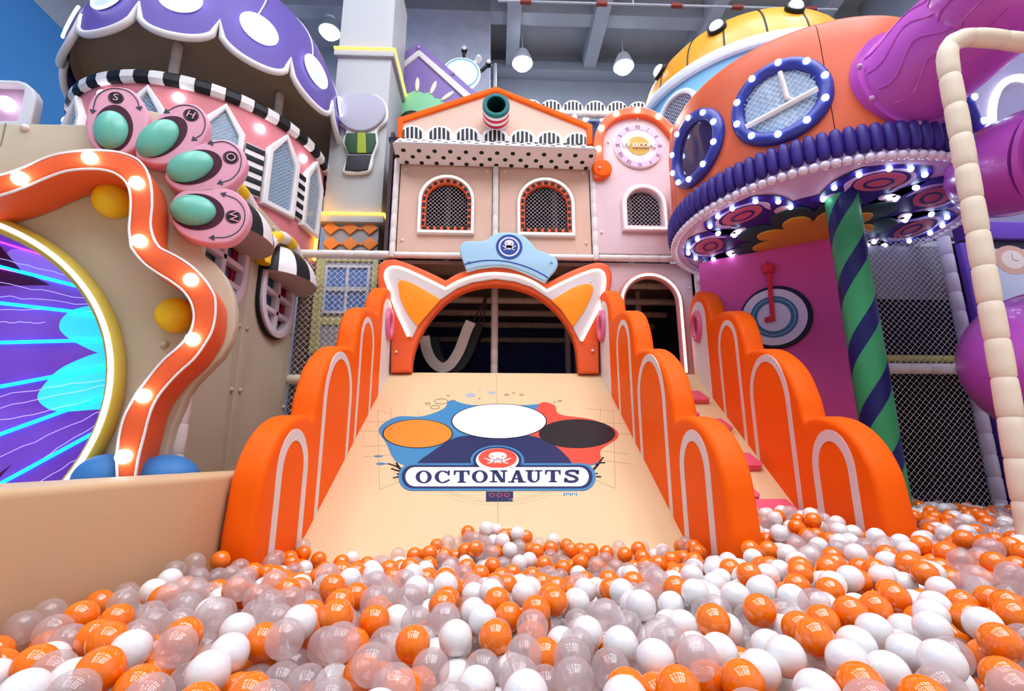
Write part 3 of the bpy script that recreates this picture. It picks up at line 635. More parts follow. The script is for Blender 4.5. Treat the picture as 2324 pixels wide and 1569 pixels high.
def roman(s):
    out = []; x = 0
    for ch in s:
        if ch == 'I': out += [[(x + .08, 0), (x + .2, 0), (x + .2, 1), (x + .08, 1)], [(x, 0), (x + .28, 0), (x + .28, .07), (x, .07)], [(x, .93), (x + .28, .93), (x + .28, 1), (x, 1)]]; x += .3
        if ch == 'V': out += [[(x + .05, 1), (x + .22, 1), (x + .42, 0), (x + .34, 0)], [(x + .55, 1), (x + .62, 1), (x + .42, 0), (x + .36, 0)], [(x - .02, .93), (x + .3, .93), (x + .3, 1), (x - .02, 1)], [(x + .48, .93), (x + .7, .93), (x + .7, 1), (x + .48, 1)]]; x += .68
        if ch == 'X': out += [[(x + .03, 1), (x + .2, 1), (x + .62, 0), (x + .45, 0)], [(x + .55, 1), (x + .62, 1), (x + .12, 0), (x + .05, 0)], [(x - .02, 0), (x + .22, 0), (x + .22, .07), (x - .02, .07)], [(x + .42, 0), (x + .7, 0), (x + .7, .07), (x + .42, .07)], [(x - .02, .93), (x + .25, .93), (x + .25, 1), (x - .02, 1)], [(x + .45, .93), (x + .68, .93), (x + .68, 1), (x + .45, 1)]]; x += .7
    return [[(p - x / 2, q - .5) for p, q in L] for L in out]
for k, s in enumerate("XII I II III IV V VI VII VIII IX X XI".split()):
    a = R(90 - 30 * k); c = (cc[0] + cr * .86 * math.cos(a), cc[1] + cr * .86 * math.sin(a)); rot = a - math.pi / 2; h = .042
    f = lambda L: [(c[0] + (p * math.cos(rot) - q * math.sin(rot)) * h, c[1] + (p * math.sin(rot) + q * math.cos(rot)) * h) for p, q in L]
    plates("numeral", [f(L) for L in roman(s)], CT, BLACK, ct, .002, .0305)
text("welcome_letter", "W", CT, cc[0] - .142, cc[1] + .002, .094, M("letter_white", "#FBF8FF", .4), ct, .038, 0, .018)
text("welcome_lettering", "ELCOME", CT, cc[0] + .060, cc[1] - .006, .070, MATS["letter_white"], ct, .038, 0, .018, 1.0)
padded("rail", (1.09, 4.735, 2.69), (2.07, 4.735, 2.69), .036, PADW, ct)
# ------------------------------------------------------------------ doorway under the clock
dw = thing("arched_doorway", "pale pink wall with a lit arched doorway beside the cat arch", "doorway", (1.55, 4.79, 1.45))
DP = planeY(4.78)
dl = DP.uv(ZD([(585, 160)]))[0]; dr = DP.uv(ZD([(1022, 900), (1000, 500)])); dbz = 1.45
du1 = dr[0][0]; du0 = 2 * dl[0] - du1; dv1 = dl[1]
plate("wall_panel", [[(1.09, 1.45), (2.085, 1.45), (2.085, 2.66), (1.09, 2.66)], arch(du0, du1, 1.47, dv1)], DP, PINKW, dw, .06, 0, .008)
a = arch_open(du0, du1, 1.47, dv1, 24)[:-1]
tube("door_rim", [DP.pt(u, v, .02) for u, v in a], .04, M("rim_pink", "#D98C86", .5), dw, 10)
tube("led_strip", [DP.pt(u, v, .055) for u, v in a], .014, LEDP, dw, 8)
bolt(DP.px(ZD([(1135, 310)]), .004)[0], dw)
padded("post", (2.12, 4.72, 1.2), (2.12, 4.72, 2.66), .035, PADW, dw)
# ------------------------------------------------------------------ dark inside of the play structure
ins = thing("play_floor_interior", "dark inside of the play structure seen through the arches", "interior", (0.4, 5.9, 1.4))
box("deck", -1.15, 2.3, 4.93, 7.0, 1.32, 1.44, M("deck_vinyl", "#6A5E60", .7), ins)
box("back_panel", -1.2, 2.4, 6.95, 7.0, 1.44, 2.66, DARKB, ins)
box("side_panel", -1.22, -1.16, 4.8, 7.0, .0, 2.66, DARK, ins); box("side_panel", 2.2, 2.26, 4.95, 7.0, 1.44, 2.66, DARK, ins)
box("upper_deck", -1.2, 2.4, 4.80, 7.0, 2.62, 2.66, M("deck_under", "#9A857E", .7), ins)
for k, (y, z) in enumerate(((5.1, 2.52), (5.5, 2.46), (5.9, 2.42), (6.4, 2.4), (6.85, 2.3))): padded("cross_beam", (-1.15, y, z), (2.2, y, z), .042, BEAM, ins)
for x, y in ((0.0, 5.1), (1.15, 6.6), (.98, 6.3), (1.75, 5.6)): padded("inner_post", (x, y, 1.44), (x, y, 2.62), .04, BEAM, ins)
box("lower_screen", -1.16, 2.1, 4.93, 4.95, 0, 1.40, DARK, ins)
hm = thing("hammock_swing", "black and white U-shaped hammock hanging inside the cat arch", "hammock", (-.45, 5.4, 1.46))
HPl = planeY(5.35)
uc = HPl.uv([(967, 770), (972, 800), (985, 826), (1005, 840), (1025, 832), (1045, 800), (1060, 760), (1070, 738)])
up = spl(uc, 4)
hf = planeY(5.2); plate("white_webbing", stroke([(u, v) for u, v in up], .115), hf, M("webbing_white", "#CFC4BC", .7), hm, .03, 0, .006)
plate("black_webbing", stroke([(u + .10, v - .01) for u, v in up], .10), hf, BLACK, hm, .30, -.04)
tp_ = HPl.px([(1105, 668)])[0]
for q in ((1070, 738), (1084, 738), (1096, 738)): tube("rope", [HPl.px([q])[0], tp_, (tp_[0], tp_[1], 2.6)], .008, M("rope_brown", "#4A3836", .8), hm, 6)
for q in ((967, 770), (978, 770)): tube("rope", [HPl.px([q])[0], HPl.px([(950, 735)])[0]], .008, MATS["rope_brown"], hm, 6)
# dark rooms behind the upper windows
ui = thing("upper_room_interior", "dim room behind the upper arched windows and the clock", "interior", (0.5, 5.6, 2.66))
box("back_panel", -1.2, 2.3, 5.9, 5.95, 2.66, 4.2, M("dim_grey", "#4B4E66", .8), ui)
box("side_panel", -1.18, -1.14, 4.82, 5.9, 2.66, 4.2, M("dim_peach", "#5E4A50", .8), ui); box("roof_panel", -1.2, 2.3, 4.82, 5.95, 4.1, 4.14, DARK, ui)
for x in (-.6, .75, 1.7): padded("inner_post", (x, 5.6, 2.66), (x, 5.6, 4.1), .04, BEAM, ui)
for p in ((1.72, 5.5, 3.35), (1.58, 5.5, 3.12)): bulb(p, .03, BULBB, ui)
# ------------------------------------------------------------------ beige tunnel board with the tentacle
BP = planeA(atY(272, 850, 2.6), 15)
TD = .26
lineA = Z1(spl([(-800, 1290), (-400, 1215), (0, 1110), (150, 1060), (300, 995), (430, 965), (560, 952), (680, 955), (780, 972), (870, 1010), (930, 1080), (960, 1180), (965, 1300), (955, 1420), (975, 1510), (1010, 1569)], 3)) + Z2(spl([(930, 165), (1010, 205), (1090, 255), (1160, 320), (1210, 390), (1235, 450), (1235, 550), (1215, 640), (1170, 720), (1110, 800), (1020, 880), (930, 980), (880, 1060), (850, 1140), (825, 1240), (795, 1360), (770, 1500)], 3))
lineB = Z1(spl([(-800, 1420), (-400, 1345), (0, 1240), (150, 1190), (300, 1125), (420, 1085), (550, 1072), (660, 1078), (740, 1105), (800, 1160), (825, 1230), (828, 1330), (818, 1450), (825, 1520), (830, 1569)], 3)) + Z2(spl([(775, 190), (830, 250), (900, 300), (980, 350), (1050, 405), (1095, 470), (1112, 540), (1105, 600), (1080, 660), (1020, 730), (940, 800), (870, 880), (800, 970), (750, 1050), (710, 1130), (685, 1220), (672, 1310), (668, 1390), (672, 1500)], 3))
tb = thing("tunnel_board", "tall beige board around the glowing tunnel ring behind the pit wall", "board", BP.pt(-.9, -BP.o[2], 0))
edge = Z1([(-400, 790), (10, 782), (560, 790), (640, 700), (900, 690), (1250, 760), (1440, 1000), (1500, 1200)]) + Z2([(1170, 60), (1152, 165), (1165, 195), (1230, 240), (1290, 310), (1332, 400), (1352, 500), (1352, 600), (1328, 690), (1275, 780), (1200, 855), (1120, 935), (1068, 1010), (1040, 1085), (1000, 1180), (965, 1300), (955, 1390)])
eu = BP.uv(edge); rc = (-.9, .96 - BP.o[2]); rR = .905
floor_v = -BP.o[2]
top_v = eu[0][1]
board = [(-2.35, floor_v), (-2.35, eu[1][1])] + eu[1:] + [(eu[-1][0] + .02, floor_v)]
plate("board", [board, ell(*rc, rR - .02, rR - .02, 64)], BP, BEIGE, tb, .10, 0, .012)
plates("board_seam", [stroke(BP.uv(Z1([(38, 785), (5, 930)])), .006)], BP, M("seam_grey", "#8E8674", .7), tb, .002, .002)
bolt(BP.px([(373, 783)], .004)[0], tb, .02, BEIGE); bolt(BP.px([(57, 290)], .004)[0], tb, .02, PADW)
tu = thing("tunnel_ring", "yellow tunnel ring with white light around purple neon print", "tunnel", BP.pt(rc[0], floor_v, 0))
cpts = [BP.pt(rc[0] + rR * math.cos(R(a)), rc[1] + rR * math.sin(R(a)), .035) for a in range(0, 360, 4)]
tube("ring_pad", cpts, .042, M("ring_yellow", "#CDB94B", .45), tu, 12, True)
tube("led_strip", [BP.pt(rc[0] + (rR - .006) * math.cos(R(a)), rc[1] + (rR - .006) * math.sin(R(a)), .078) for a in range(0, 360, 4)], .013, LED, tu, 8, True)
# backlit purple print: violet, bluer towards the far rim of the tunnel
m = bpy.data.materials.new("backlit_violet"); m.use_nodes = True; nt = m.node_tree; b = nt.nodes["Principled BSDF"]
tc = nt.nodes.new("ShaderNodeTexCoord"); nz = nt.nodes.new("ShaderNodeTexNoise"); nz.inputs["Scale"].default_value = 1.6; nz.inputs["Detail"].default_value = 2
cr_ = nt.nodes.new("ShaderNodeValToRGB"); cr_.color_ramp.elements[0].position = .3; cr_.color_ramp.elements[0].color = lin("#5E1FA0"); cr_.color_ramp.elements[1].position = .75; cr_.color_ramp.elements[1].color = lin("#7C56D8")
nt.links.new(tc.outputs["Object"], nz.inputs["Vector"]); nt.links.new(nz.outputs["Fac"], cr_.inputs[0]); nt.links.new(cr_.outputs[0], b.inputs["Base Color"]); nt.links.new(cr_.outputs[0], b.inputs["Emission Color"]); b.inputs["Emission Strength"].default_value = .45
bl = plate("backlit_print", ell(*rc, rR + .02, rR + .02, 64), BP, m, tu, .02, -.10)
CYP = EM("print_cyan", "#35D8FF", .6); VIO = EM("print_violet", "#8A70F0", .55); DVI = M("print_plum", "#4A1456", .5); NCY = EM("neon_cyan", "#10C8FF", 2.6); NMG = EM("neon_magenta", "#E83CFF", 2.6); THIN = EM("neon_thin", "#B9B4FF", 1.0)
ZT = zoom(0, 480, 2.45)
def pet(name, pts, mt, k): plates(name, [BP.uv(ZT(spl(pts, 5, True)), -.10)], BP, mt, bl, .002, -.098 + k)
def clipc(L, rad): return [tuple(np.array(rc) + (np.array(q) - rc) * min(1, rad / (np.linalg.norm(np.array(q) - rc) + 1e-9))) for q in L]
def petc(name, pts, mt, k): plates(name, [clipc(BP.uv(ZT(spl(pts, 5, True)), -.10), rR)], BP, mt, bl, .002, -.098 + k)
petc("petal_cyan", [(330, 632), (360, 580), (430, 540), (540, 525), (640, 560), (660, 700), (600, 785), (540, 785), (430, 735), (350, 680)], CYP, 0)
petc("petal_cyan", [(210, 1030), (250, 960), (330, 880), (450, 820), (560, 785), (650, 790), (680, 950), (640, 1080), (500, 1105), (320, 1112), (240, 1080)], CYP, .001)
petc("petal_violet", [(42, 230), (100, 210), (250, 240), (400, 320), (470, 400), (380, 400), (250, 385), (130, 340), (60, 290)], VIO, 0)
plates("dart_plum", [BP.uv(ZT([(0, 190), (120, 330), (280, 410), (0, 415)]), -.10)], BP, DVI, bl, .002, -.097); plates("dart_plum", [BP.uv(ZT([(0, 1455), (65, 1408), (0, 1480)]), -.10)], BP, DVI, bl, .002, -.097)
def ext_l(p, q, f=1.2): return [(p[0] - (q[0] - p[0]) * f, p[1] - (q[1] - p[1]) * f), q]
for p, q, mt in (((0, 730), (608, 714), NCY), ((0, 975), (615, 858), NCY), ((0, 1240), (598, 1022), NCY), ((10, 1510), (530, 1228), NCY), ((0, 510), (560, 575), NCY), ((200, 358), (485, 430), NCY)):
    tube("neon_line", BP.px(ZT(ext_l(p, q)), -.088), .0095, mt, bl, 6)
for p, q in (((0, 316), (200, 358)), ((0, 170), (330, 270))): tube("neon_line", BP.px(ZT([(p[0] - (q[0] - p[0]), p[1] - (q[1] - p[1])), q]), -.088), .005, NMG, bl, 6)
for p, q in (((0, 265), (440, 375)), ((0, 400), (520, 490)), ((0, 470), (540, 525)), ((0, 545), (580, 562)), ((0, 615), (250, 618)), ((0, 1025), (600, 930)), ((0, 1090), (600, 960)), ((0, 1165), (560, 1040)), ((0, 1370), (590, 1100)), ((130, 1440), (560, 1165)), ((250, 1490), (460, 1360))):
    pts = [(p[0] + (q[0] - p[0]) * t / 9, p[1] + (q[1] - p[1]) * t / 9 + random.uniform(-7, 7)) for t in range(10)]; pts = [(p[0] - (q[0] - p[0]), p[1] - (q[1] - p[1]))] + pts
    tube("thin_neon_line", BP.px(ZT(pts), -.09), .0017, THIN, bl, 5)
# tentacle
tn = thing("tentacle_trim", "thick winding orange tentacle with white piping and round bulbs", "tentacle", BP.px([(300, 1060)])[0])
la = BP.uv(lineA, TD); lb = BP.uv(lineB, TD)
plate("tentacle_body", la + lb[::-1], BP, CORAL, tn, TD, TD, .02, 3)
tube("piping", [BP.pt(u, v, TD - .004) for u, v in la], .006, WHITE, tn, 6); tube("piping", [BP.pt(u, v, TD - .004) for u, v in lb], .006, WHITE, tn, 6)
for q in ((45, 405), (203, 358), (310, 415), (316, 547), (433, 635), (437, 770), (325, 899), (280, 1037)): bulb(BP.px([q], TD + .01)[0], .034, BULB, tn)
for (x, y), lab in (((254, 452), "yellow half ball below the upper bend of the tentacle"), ((396, 714), "yellow half ball in the lower bend of the tentacle")):
    u, v = BP.uv([(x, y)], .05)[0]
    tag(ball("yellow_knob", BP.pt(u, v, .03), .098, YEL, None, 28, 18, (1, 1, .95), pax(BP)), lab, "knob", "yellow knobs on the tunnel board")
for x, rx, lab in ((237, 50, "blue rounded foam mound on the ring side of the tentacle foot"), (370, 56, "blue rounded foam mound right of the tentacle foot")):
    u, v = BP.uv([(x, 1090)], .12)[0]; ru = rx * .0028
    tag(ball("blue_mound", BP.pt(u, v, .10), 1.0, BLUE, None, 28, 18, (ru, .125, .12), pax(BP)), lab, "foam mound", "blue mounds at the tentacle foot")
# petal signs S H O W
def petal_sign(letter, outline, dark, green, disc, rot, arcs, label):
    off = .09; t = thing("petal_sign", label, "sign", BP.px(Z1([disc]))[0], "pink petal signs spelling a word")
    plate("petal_board", BP.uv(Z1(spl(outline, 4, True)), off), BP, SUCK, t, .085, off, .014, 3)
    f = lambda L, o_=off: BP.uv(Z1(L), o_)
    plates("dark_oval", [f(ell(*dark[:4], 40, dark[4]))], BP, MAROON, t, .004, off + .003)
    g = f([green[:2]])[0]; s = np.linalg.norm(np.array(f([(disc[0] + 50, disc[1])])[0]) - f([(disc[0] - 50, disc[1])])[0]) / 100
    ca_, sa_ = math.cos(R(green[4])), math.sin(R(green[4]))
    e1 = np.array(f([(green[0] + green[2] * ca_, green[1] + green[2] * sa_)])[0]) - g; e2 = np.array(f([(green[0] - green[3] * sa_, green[1] + green[3] * ca_)])[0]) - g
    w3 = lambda e: BP.u * e[0] + BP.v * e[1]
    ball("mint_pad", BP.pt(g[0], g[1], off), 1.0, MINT, t, 32, 8, (1, 1, .06), [w3(e1), w3(e2), BP.n], True)
    c = f([disc])[0]
    plates("letter_disc", [[ell(*c, 50 * s, 50 * s, 28), ell(*c, 46 * s, 46 * s, 28)], ell(*c, 42 * s, 42 * s, 28)], BP, BLACK, t, .003, off + .003)
    text("letter", letter, BP, c[0], c[1], 82 * s, SUCK, t, off + .005, rot, .003)
    for i_, arc in enumerate(arcs):
        A = f(spl(arc, 6)); plates("arrow_line", [stroke(A, 5.5 * s)], BP, NAVY if False else M("print_slate", "#3E4256", .5), t, .003, off + .003)
        for e, d in ((A[-1], A[-3]), (A[0], A[2])):
            e, d = np.array(e), np.array(d); tt = (e - d) / np.linalg.norm(e - d); nn = np.array([-tt[1], tt[0]])
            plates("arrow_head", [[tuple(e + tt * 34 * s), tuple(e + nn * 22 * s), tuple(e - nn * 22 * s)]], BP, MATS["print_slate"], t, .003, off + .0032)
petal_sign("S", [(545, 780), (560, 660), (620, 580), (720, 550), (820, 562), (890, 620), (935, 720), (925, 830), (880, 920), (800, 970), (700, 985), (610, 950), (558, 880)], (720, 818, 126, 150, 8), (708, 830, 110, 122, 8), (738, 623), 0, [[(592, 700), (615, 620), (670, 575), (740, 563), (815, 580), (868, 630), (885, 680)]], "pink petal sign lettered S with mint pad, uppermost")
petal_sign("H", [(858, 985), (872, 870), (950, 780), (1050, 700), (1130, 665), (1230, 658), (1300, 710), (1328, 790), (1300, 870), (1240, 950), (1150, 1020), (1060, 1045), (980, 1042), (900, 1020)], (1032, 872, 178, 108, -33), (1005, 882, 150, 98, -35), (1215, 733), -14, [[(1068, 705), (1140, 672), (1220, 675), (1280, 715), (1305, 785), (1285, 850), (1243, 880)]], "pink petal sign lettered H with mint pad, second from top")
petal_sign("O", [(1045, 1110), (1100, 1020), (1200, 945), (1310, 900), (1420, 882), (1510, 920), (1565, 1000), (1550, 1090), (1490, 1160), (1400, 1210), (1280, 1228), (1160, 1215), (1080, 1175)], (1238, 1064, 178, 106, -14), (1210, 1062, 152, 93, -16), (1467, 1003), -50, [[(1352, 908), (1430, 902), (1500, 940), (1533, 1005), (1520, 1085), (1470, 1140), (1412, 1160)]], "pink petal sign lettered O with mint pad, third from top")
petal_sign("W", [(1072, 1330), (1115, 1240), (1200, 1200), (1330, 1188), (1460, 1200), (1550, 1260), (1590, 1350), (1562, 1450), (1480, 1530), (1380, 1550), (1270, 1538), (1160, 1492), (1095, 1420)], (1255, 1348, 172, 116, 4), (1228, 1340, 148, 97, 4), (1482, 1380), -78, [[(1432, 1240), (1505, 1270), (1552, 1335), (1552, 1410), (1510, 1475), (1440, 1508), (1362, 1512)]], "pink petal sign lettered W with mint pad, lowest")

# ------------------------------------------------------------------ side wall with awning windows
WX = -2.0
SW = Plane((WX, 0, 0), (0, 1, 0), (0, 0, 1))
sw = thing("side_wall", "beige padded side wall with two white barred windows", "foam wall", (-2.05, 3.8, 0))
def ucut(yc, hw, z0, z1, n=20): return [(yc - hw, z1)] + [(yc - hw * math.cos(R(180 * k / n)), z0 + .30 - .30 * math.sin(R(180 * k / n))) for k in range(n + 1)] + [(yc + hw, z1)]
W1 = (4.28, .27, 1.74, 2.24); W2 = (3.37, .27, 1.74, 2.24)
for y0, y1, wd in ((2.95, 3.80, W2), (3.805, 4.74, W1)):
    plate("wall_pad", [[(y0, 0), (y1, 0), (y1, 2.72), (y0, 2.72)], ucut(*wd)], SW, BEIGE, sw, .06, 0, .01)
for y, z in ((3.74, 1.65), (3.86, 1.66), (3.75, 1.15), (3.87, 1.16), (4.69, 1.84), (4.69, 1.11), (4.1, 2.66)): bolt(SW.pt(y, z, .004), sw, .018, BEIGE)
for wd in (W1, W2):
    yc, hw, z0, z1 = wd
    fr = plate("window", [ucut(yc, hw + .05, z0 - .05, z1 + .05), ucut(yc, hw - .01, z0 + .01, z1 - .02)], SW, M("window_lilac_white", "#E6D9E2", .5), sw, .07, .05, .006)
    for dy in (-.02,): box("mullion", WX - .02, WX + .04, yc - .025, yc + .025, z0 + .01, z1, MATS["window_lilac_white"], fr, .006)
    for z in (z0 + .17, z0 + .335): box("mullion", WX - .02, WX + .04, yc - hw, yc + hw, z - .022, z + .022, MATS["window_lilac_white"], fr, .006)
    plate("pane", ucut(yc, hw, z0, z1), SW, M("window_glass", "#6E8FA8", .12), fr, .01, -.05)
    tube("black_edge", [SW.pt(a_, b_, .02) for a_, b_ in ucut(yc - .02, hw + .055, z0 - .055, z1)[:15]], .016, BLACK, fr, 8)
    plate("red_jamb", [(yc + hw - .05, z0 + .12), (yc + hw, z0 + .16), (yc + hw, z1), (yc + hw - .05, z1)], SW, M("crimson", "#B02050", .5), fr, .02, -.025)
def awning(yc, hw, z0, h, pr_, label):
    t = thing("striped_awning", label, "awning", (WX + .01, yc, z0), "black and white awnings over the side wall windows")
    n = 7; rings = 10
    for s in range(n):
        V, Fc = [], []
        for a in range(5):
            ph_ = math.pi * (s + a / 4) / n
            for k in range(rings + 1):
                q = math.pi / 2 * k / rings
                V.append((WX + .005 + pr_ * math.sin(ph_) * math.cos(q), yc - hw * math.cos(ph_) * math.cos(q) ** .8, z0 + h * math.sin(q)))
        m_ = rings + 1
        for a in range(4):
            for k in range(rings): Fc.append([a * m_ + k, (a + 1) * m_ + k, (a + 1) * m_ + k + 1, a * m_ + k + 1])
        mk("gore", V, Fc, BLACK if s % 2 == 0 else WHITE, t, 60)
    fl = [(WX + .005 + pr_ * math.sin(math.pi * k / 24), yc - hw * math.cos(math.pi * k / 24), z0) for k in range(25)]
    mk("awning_underside", fl, [list(range(25))], M("underside_lilac", "#C9B2AE", .6), t)
    # yellow and white striped tube hooped over it
    for k in range(9):
        path = [SW.pt(yc - (hw + .05) * math.cos(math.pi * (k + f) / 9), z0 + .03 + (h + .06) * math.sin(math.pi * (k + f) / 9), .06) for f in (0, .25, .5, .75, 1.0)]
        tube("hoop_band", path, .055, YEL if k % 2 == 0 else WHITE, t, 10)
awning(4.30, .37, 2.2, .33, .33, "black and white striped awning nearest the net, yellow hoop behind")
awning(3.38, .36, 2.2, .33, .33, "black and white striped awning half hidden behind petal signs")
cq = BP.px([(402, 1000)], -.12)[0]; padded("corner_post", (cq[0], cq[1], 0), (cq[0], cq[1], 1.5), .045, PADW, sw)
# ------------------------------------------------------------------ net bay between side wall and slide
nb = thing("net_bay", "diamond safety net with padded rail between beige wall and slide", "safety net", (-1.55, 4.75, 0))
NP = planeY(4.75)
net("net", [(-1.98, .3), (-1.10, .3), (-1.10, 2.66), (-1.98, 2.66)], NP, nb, .062, .0028, 0)
padded("rail", (-2.0, 4.74, 1.38), (-1.2, 4.74, 1.38), .05, PAD, nb)
bw = thing("window_panel", "grey panel with yellow frame and blue four-pane window behind net", "window panel", (-1.6, 5.08, .4))
WP = planeY(5.05)
box("back_board", -1.95, -1.22, 5.06, 5.1, .2, 2.78, GREY, bw)
plate("yellow_frame", [[(-1.95, 1.70), (-1.28, 1.70), (-1.28, 2.76), (-1.95, 2.76)], [(-1.86, 2.10), (-1.34, 2.10), (-1.34, 2.74), (-1.86, 2.74)], [(-1.85, 1.78), (-1.36, 1.78), (-1.36, 2.02), (-1.85, 2.02)]], WP, M("frame_yellow", "#CFC778", .5), bw, .04, .01, .004)
wf = plate("window_frame", [[(-1.85, 2.14), (-1.36, 2.14), (-1.36, 2.69), (-1.85, 2.69)]] + [[(a, c), (a + .20, c), (a + .20, c + .22), (a, c + .22)] for a in (-1.82, -1.59) for c in (2.17, 2.44)], WP, M("frame_lilac", "#D5D4DC", .5), bw, .03, .02, .003)
for a in (-1.82, -1.59):
    for c in (2.17, 2.44): plate("pane", [(a - .005, c - .005), (a + .205, c - .005), (a + .205, c + .225), (a - .005, c + .225)], WP, M("pane_blue", "#5E86C4", .2), wf, .006, .0)
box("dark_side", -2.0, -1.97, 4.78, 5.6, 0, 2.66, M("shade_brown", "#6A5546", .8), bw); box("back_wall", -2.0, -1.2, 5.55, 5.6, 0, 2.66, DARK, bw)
# ------------------------------------------------------------------ grey column with plaque
gc = thing("grey_column", "tall pale grey square column with amber light bands and orange diamonds", "column", (-1.66, 5.5, 2.76))
box("shaft", -1.99, -1.325, 5.2, 5.95, 3.33, 7.0, PALE, gc, .006); box("plinth", -1.96, -1.35, 5.23, 5.92, 2.76, 3.3, GREY, gc)
for z in (3.36, 5.62):
    box("ledge", -2.03, -1.285, 5.16, 5.99, z - .09, z, PALE, gc, .006)
    tube("led_band", [(-2.03, 5.155, z + .012), (-1.28, 5.155, z + .012), (-1.28, 5.98, z + .012)], .016, LEDY, gc, 8)
box("upper_shaft", -1.94, -1.38, 5.3, 5.9, 7.0, 9.7, M("column_white", "#C4CCD2", .7), gc)
CP = planeY(5.22)
for row in (519, 554.5):
    plate("diamond_bar", [(-1.96, CP.uv([(797, row)])[0][1] - .012), (-1.36, CP.uv([(797, row)])[0][1] - .012), (-1.36, CP.uv([(797, row)])[0][1] + .012), (-1.96, CP.uv([(797, row)])[0][1] + .012)], CP, M("diamond_orange", "#EE8A3C", .5), gc, .012, .012)
    for x in (752.5, 796, 840.5):
        u, v = CP.uv([(x, row)])[0]; plate("diamond", [(u - .095, v), (u, v - .085), (u + .095, v), (u, v + .085)], CP, MATS["diamond_orange"], gc, .018, .02, .004)
KP = planeY(5.19)
kp = thing("wall_plaque", "plain padded plaque in grey, green and charcoal on the grey column", "plaque", KP.px([(820, 390)])[0])
kk = lambda L: KP.uv(Z3(L), .05)
plate("backing", kk(spl([(205, 640), (230, 590), (300, 560), (370, 555), (450, 560), (505, 600), (525, 660), (515, 720), (460, 770), (465, 850), (440, 920), (420, 1010), (340, 1028), (255, 1015), (285, 920), (255, 840), (275, 770), (215, 720)], 4, True)), KP, WHITE, kp, .05, .05, .01)
plate("grey_pad", kk(spl([(215, 650), (245, 595), (310, 568), (370, 563), (440, 570), (495, 605), (512, 660), (500, 715), (440, 770), (365, 790), (290, 770), (230, 715)], 4, True)), KP, M("plaque_grey", "#B4B3C2", .6), kp, .05, .09, .02, 3)
plate("green_pad", kk([(278, 795), (450, 795), (455, 850), (430, 915), (290, 915), (268, 850)]), KP, M("plaque_green", "#2F5136", .6), kp, .03, .07, .01)
plate("lime_band", kk([(348, 795), (395, 795), (398, 915), (345, 915)]), KP, M("plaque_lime", "#9AA92E", .6), kp, .01, .078)
plate("charcoal_pad", kk([(285, 925), (425, 925), (405, 1010), (345, 1020), (270, 1012)]), KP, M("plaque_charcoal", "#34353D", .6), kp, .03, .07, .01)
# ------------------------------------------------------------------ pink mushroom tower
TC = (-3.22, 5.03); TR = 1.2
mt_ = thing("mushroom_tower", "round pink tower under a purple scalloped mushroom cap", "tower", (TC[0], TC[1], 2.7))
lathe("tower_wall", [(TR - .08, 2.7), (TR, 2.7), (TR, 4.0), (TR - .08, 4.0)], TC, PINK, mt_, 96)
lathe("tower_floor", [(0, 2.72), (TR - .05, 2.72)], TC, DARK, mt_, 48)
seg = 64
for k in range(seg):
    a0 = k * 360 / seg + .15; a1 = (k + 1) * 360 / seg - .15
    if k < 2:
        V, Fc = [], []
        pr2 = [(TR - .09, 3.91), (TR + .03, 3.91), (TR + .055, 3.94), (TR + .055, 4.0), (TR + .03, 4.03), (TR - .09, 4.03)]
        V, Fc = latheVF(pr2 + pr2[:1], (0, 0), 3, -2.65, 2.65)
        n = 7; Fc += [[0, 1, 2, 3, 4, 5][::-1], [3 * n + i for i in range(6)]]
        V = np.array(V) + np.array([TC[0], TC[1], 0])
        base = bpy.data.meshes.new("rim_block"); base.from_pydata((V - np.array([TC[0], TC[1], 3.91])).tolist(), [], Fc); base.materials.append(BLACK if k % 2 == 0 else WHITE)
        blk = base if k == 0 else blk; blk2 = base if k == 1 else None
        o_ = place(bpy.data.objects.new("rim_block", base), (TC[0], TC[1], 3.91), mt_); o_.rotation_euler = (0, 0, R((a0 + a1) / 2)); firsts = [o_] if k == 0 else firsts + [o_]
    else:
        o_ = again(firsts[k % 2], (TC[0], TC[1], 3.91), mt_, rot=(0, 0, R((a0 + a1) / 2)))
def tower_window(deg):
    pl = cyl_plane(TC, TR, deg, 0); hw = .13
    pent = lambda g: [(-hw - g, 3.06 - g), (hw + g, 3.06 - g), (hw + g, 3.58 + g * .6), (0, 3.80 + g * 1.3), (-hw - g, 3.58 + g * .6)]
    fr = plate("window", [pent(.055), pent(0)], pl, WHITE, mt_, .07, .05, .015, 3)
    plate("pane", pent(.01), pl, M("tower_pane", "#7FA3BC", .25), fr, .006, .012)
    net("window_net", pent(0), pl, fr, .04, .0018, .022)
for d in (-1.5 + -4.5, -28.4, -55.5, -84, -120): tower_window(d)
for d, hw in ((-42.0, .088), (-16.6, .068), (-69, .08)):
    pl = cyl_plane(TC, TR, d, 0)
    s_ = plate("shutter", [(-hw, 3.05), (hw, 3.05), (hw, 3.56), (-hw, 3.56)], pl, WHITE, mt_, .05, .035, .01)
    for k in range(5): plate("shutter_slat", [(-hw, 3.06 + k * .108), (hw, 3.06 + k * .108), (hw, 3.115 + k * .108), (-hw, 3.115 + k * .108)], pl, BLACK, s_, .014, .042, .004)
for d, z in ((-73, 3.81), (-40.8, 3.78), (-16.2, 3.76), (-104, 3.8)): bulb(on_cyl(TC, TR + .01, d, z), .042, BULB, mt_, "lamp_dome")
for q in (atZ(405, 102, 4.62), atZ(636, 214, 4.62), on_cyl(TC, 1.0, 100, 4.62), on_cyl(TC, 1.0, 170, 4.62)): padded("cap_post", (q[0], q[1], 3.9), (q[0], q[1], 4.62), .045, PADW, mt_)
tube("amber_led", [on_cyl(TC, TR + .03, 2, 2.76), on_cyl(TC, TR + .03, 2, 3.62)], .022, LEDY, mt_, 8)
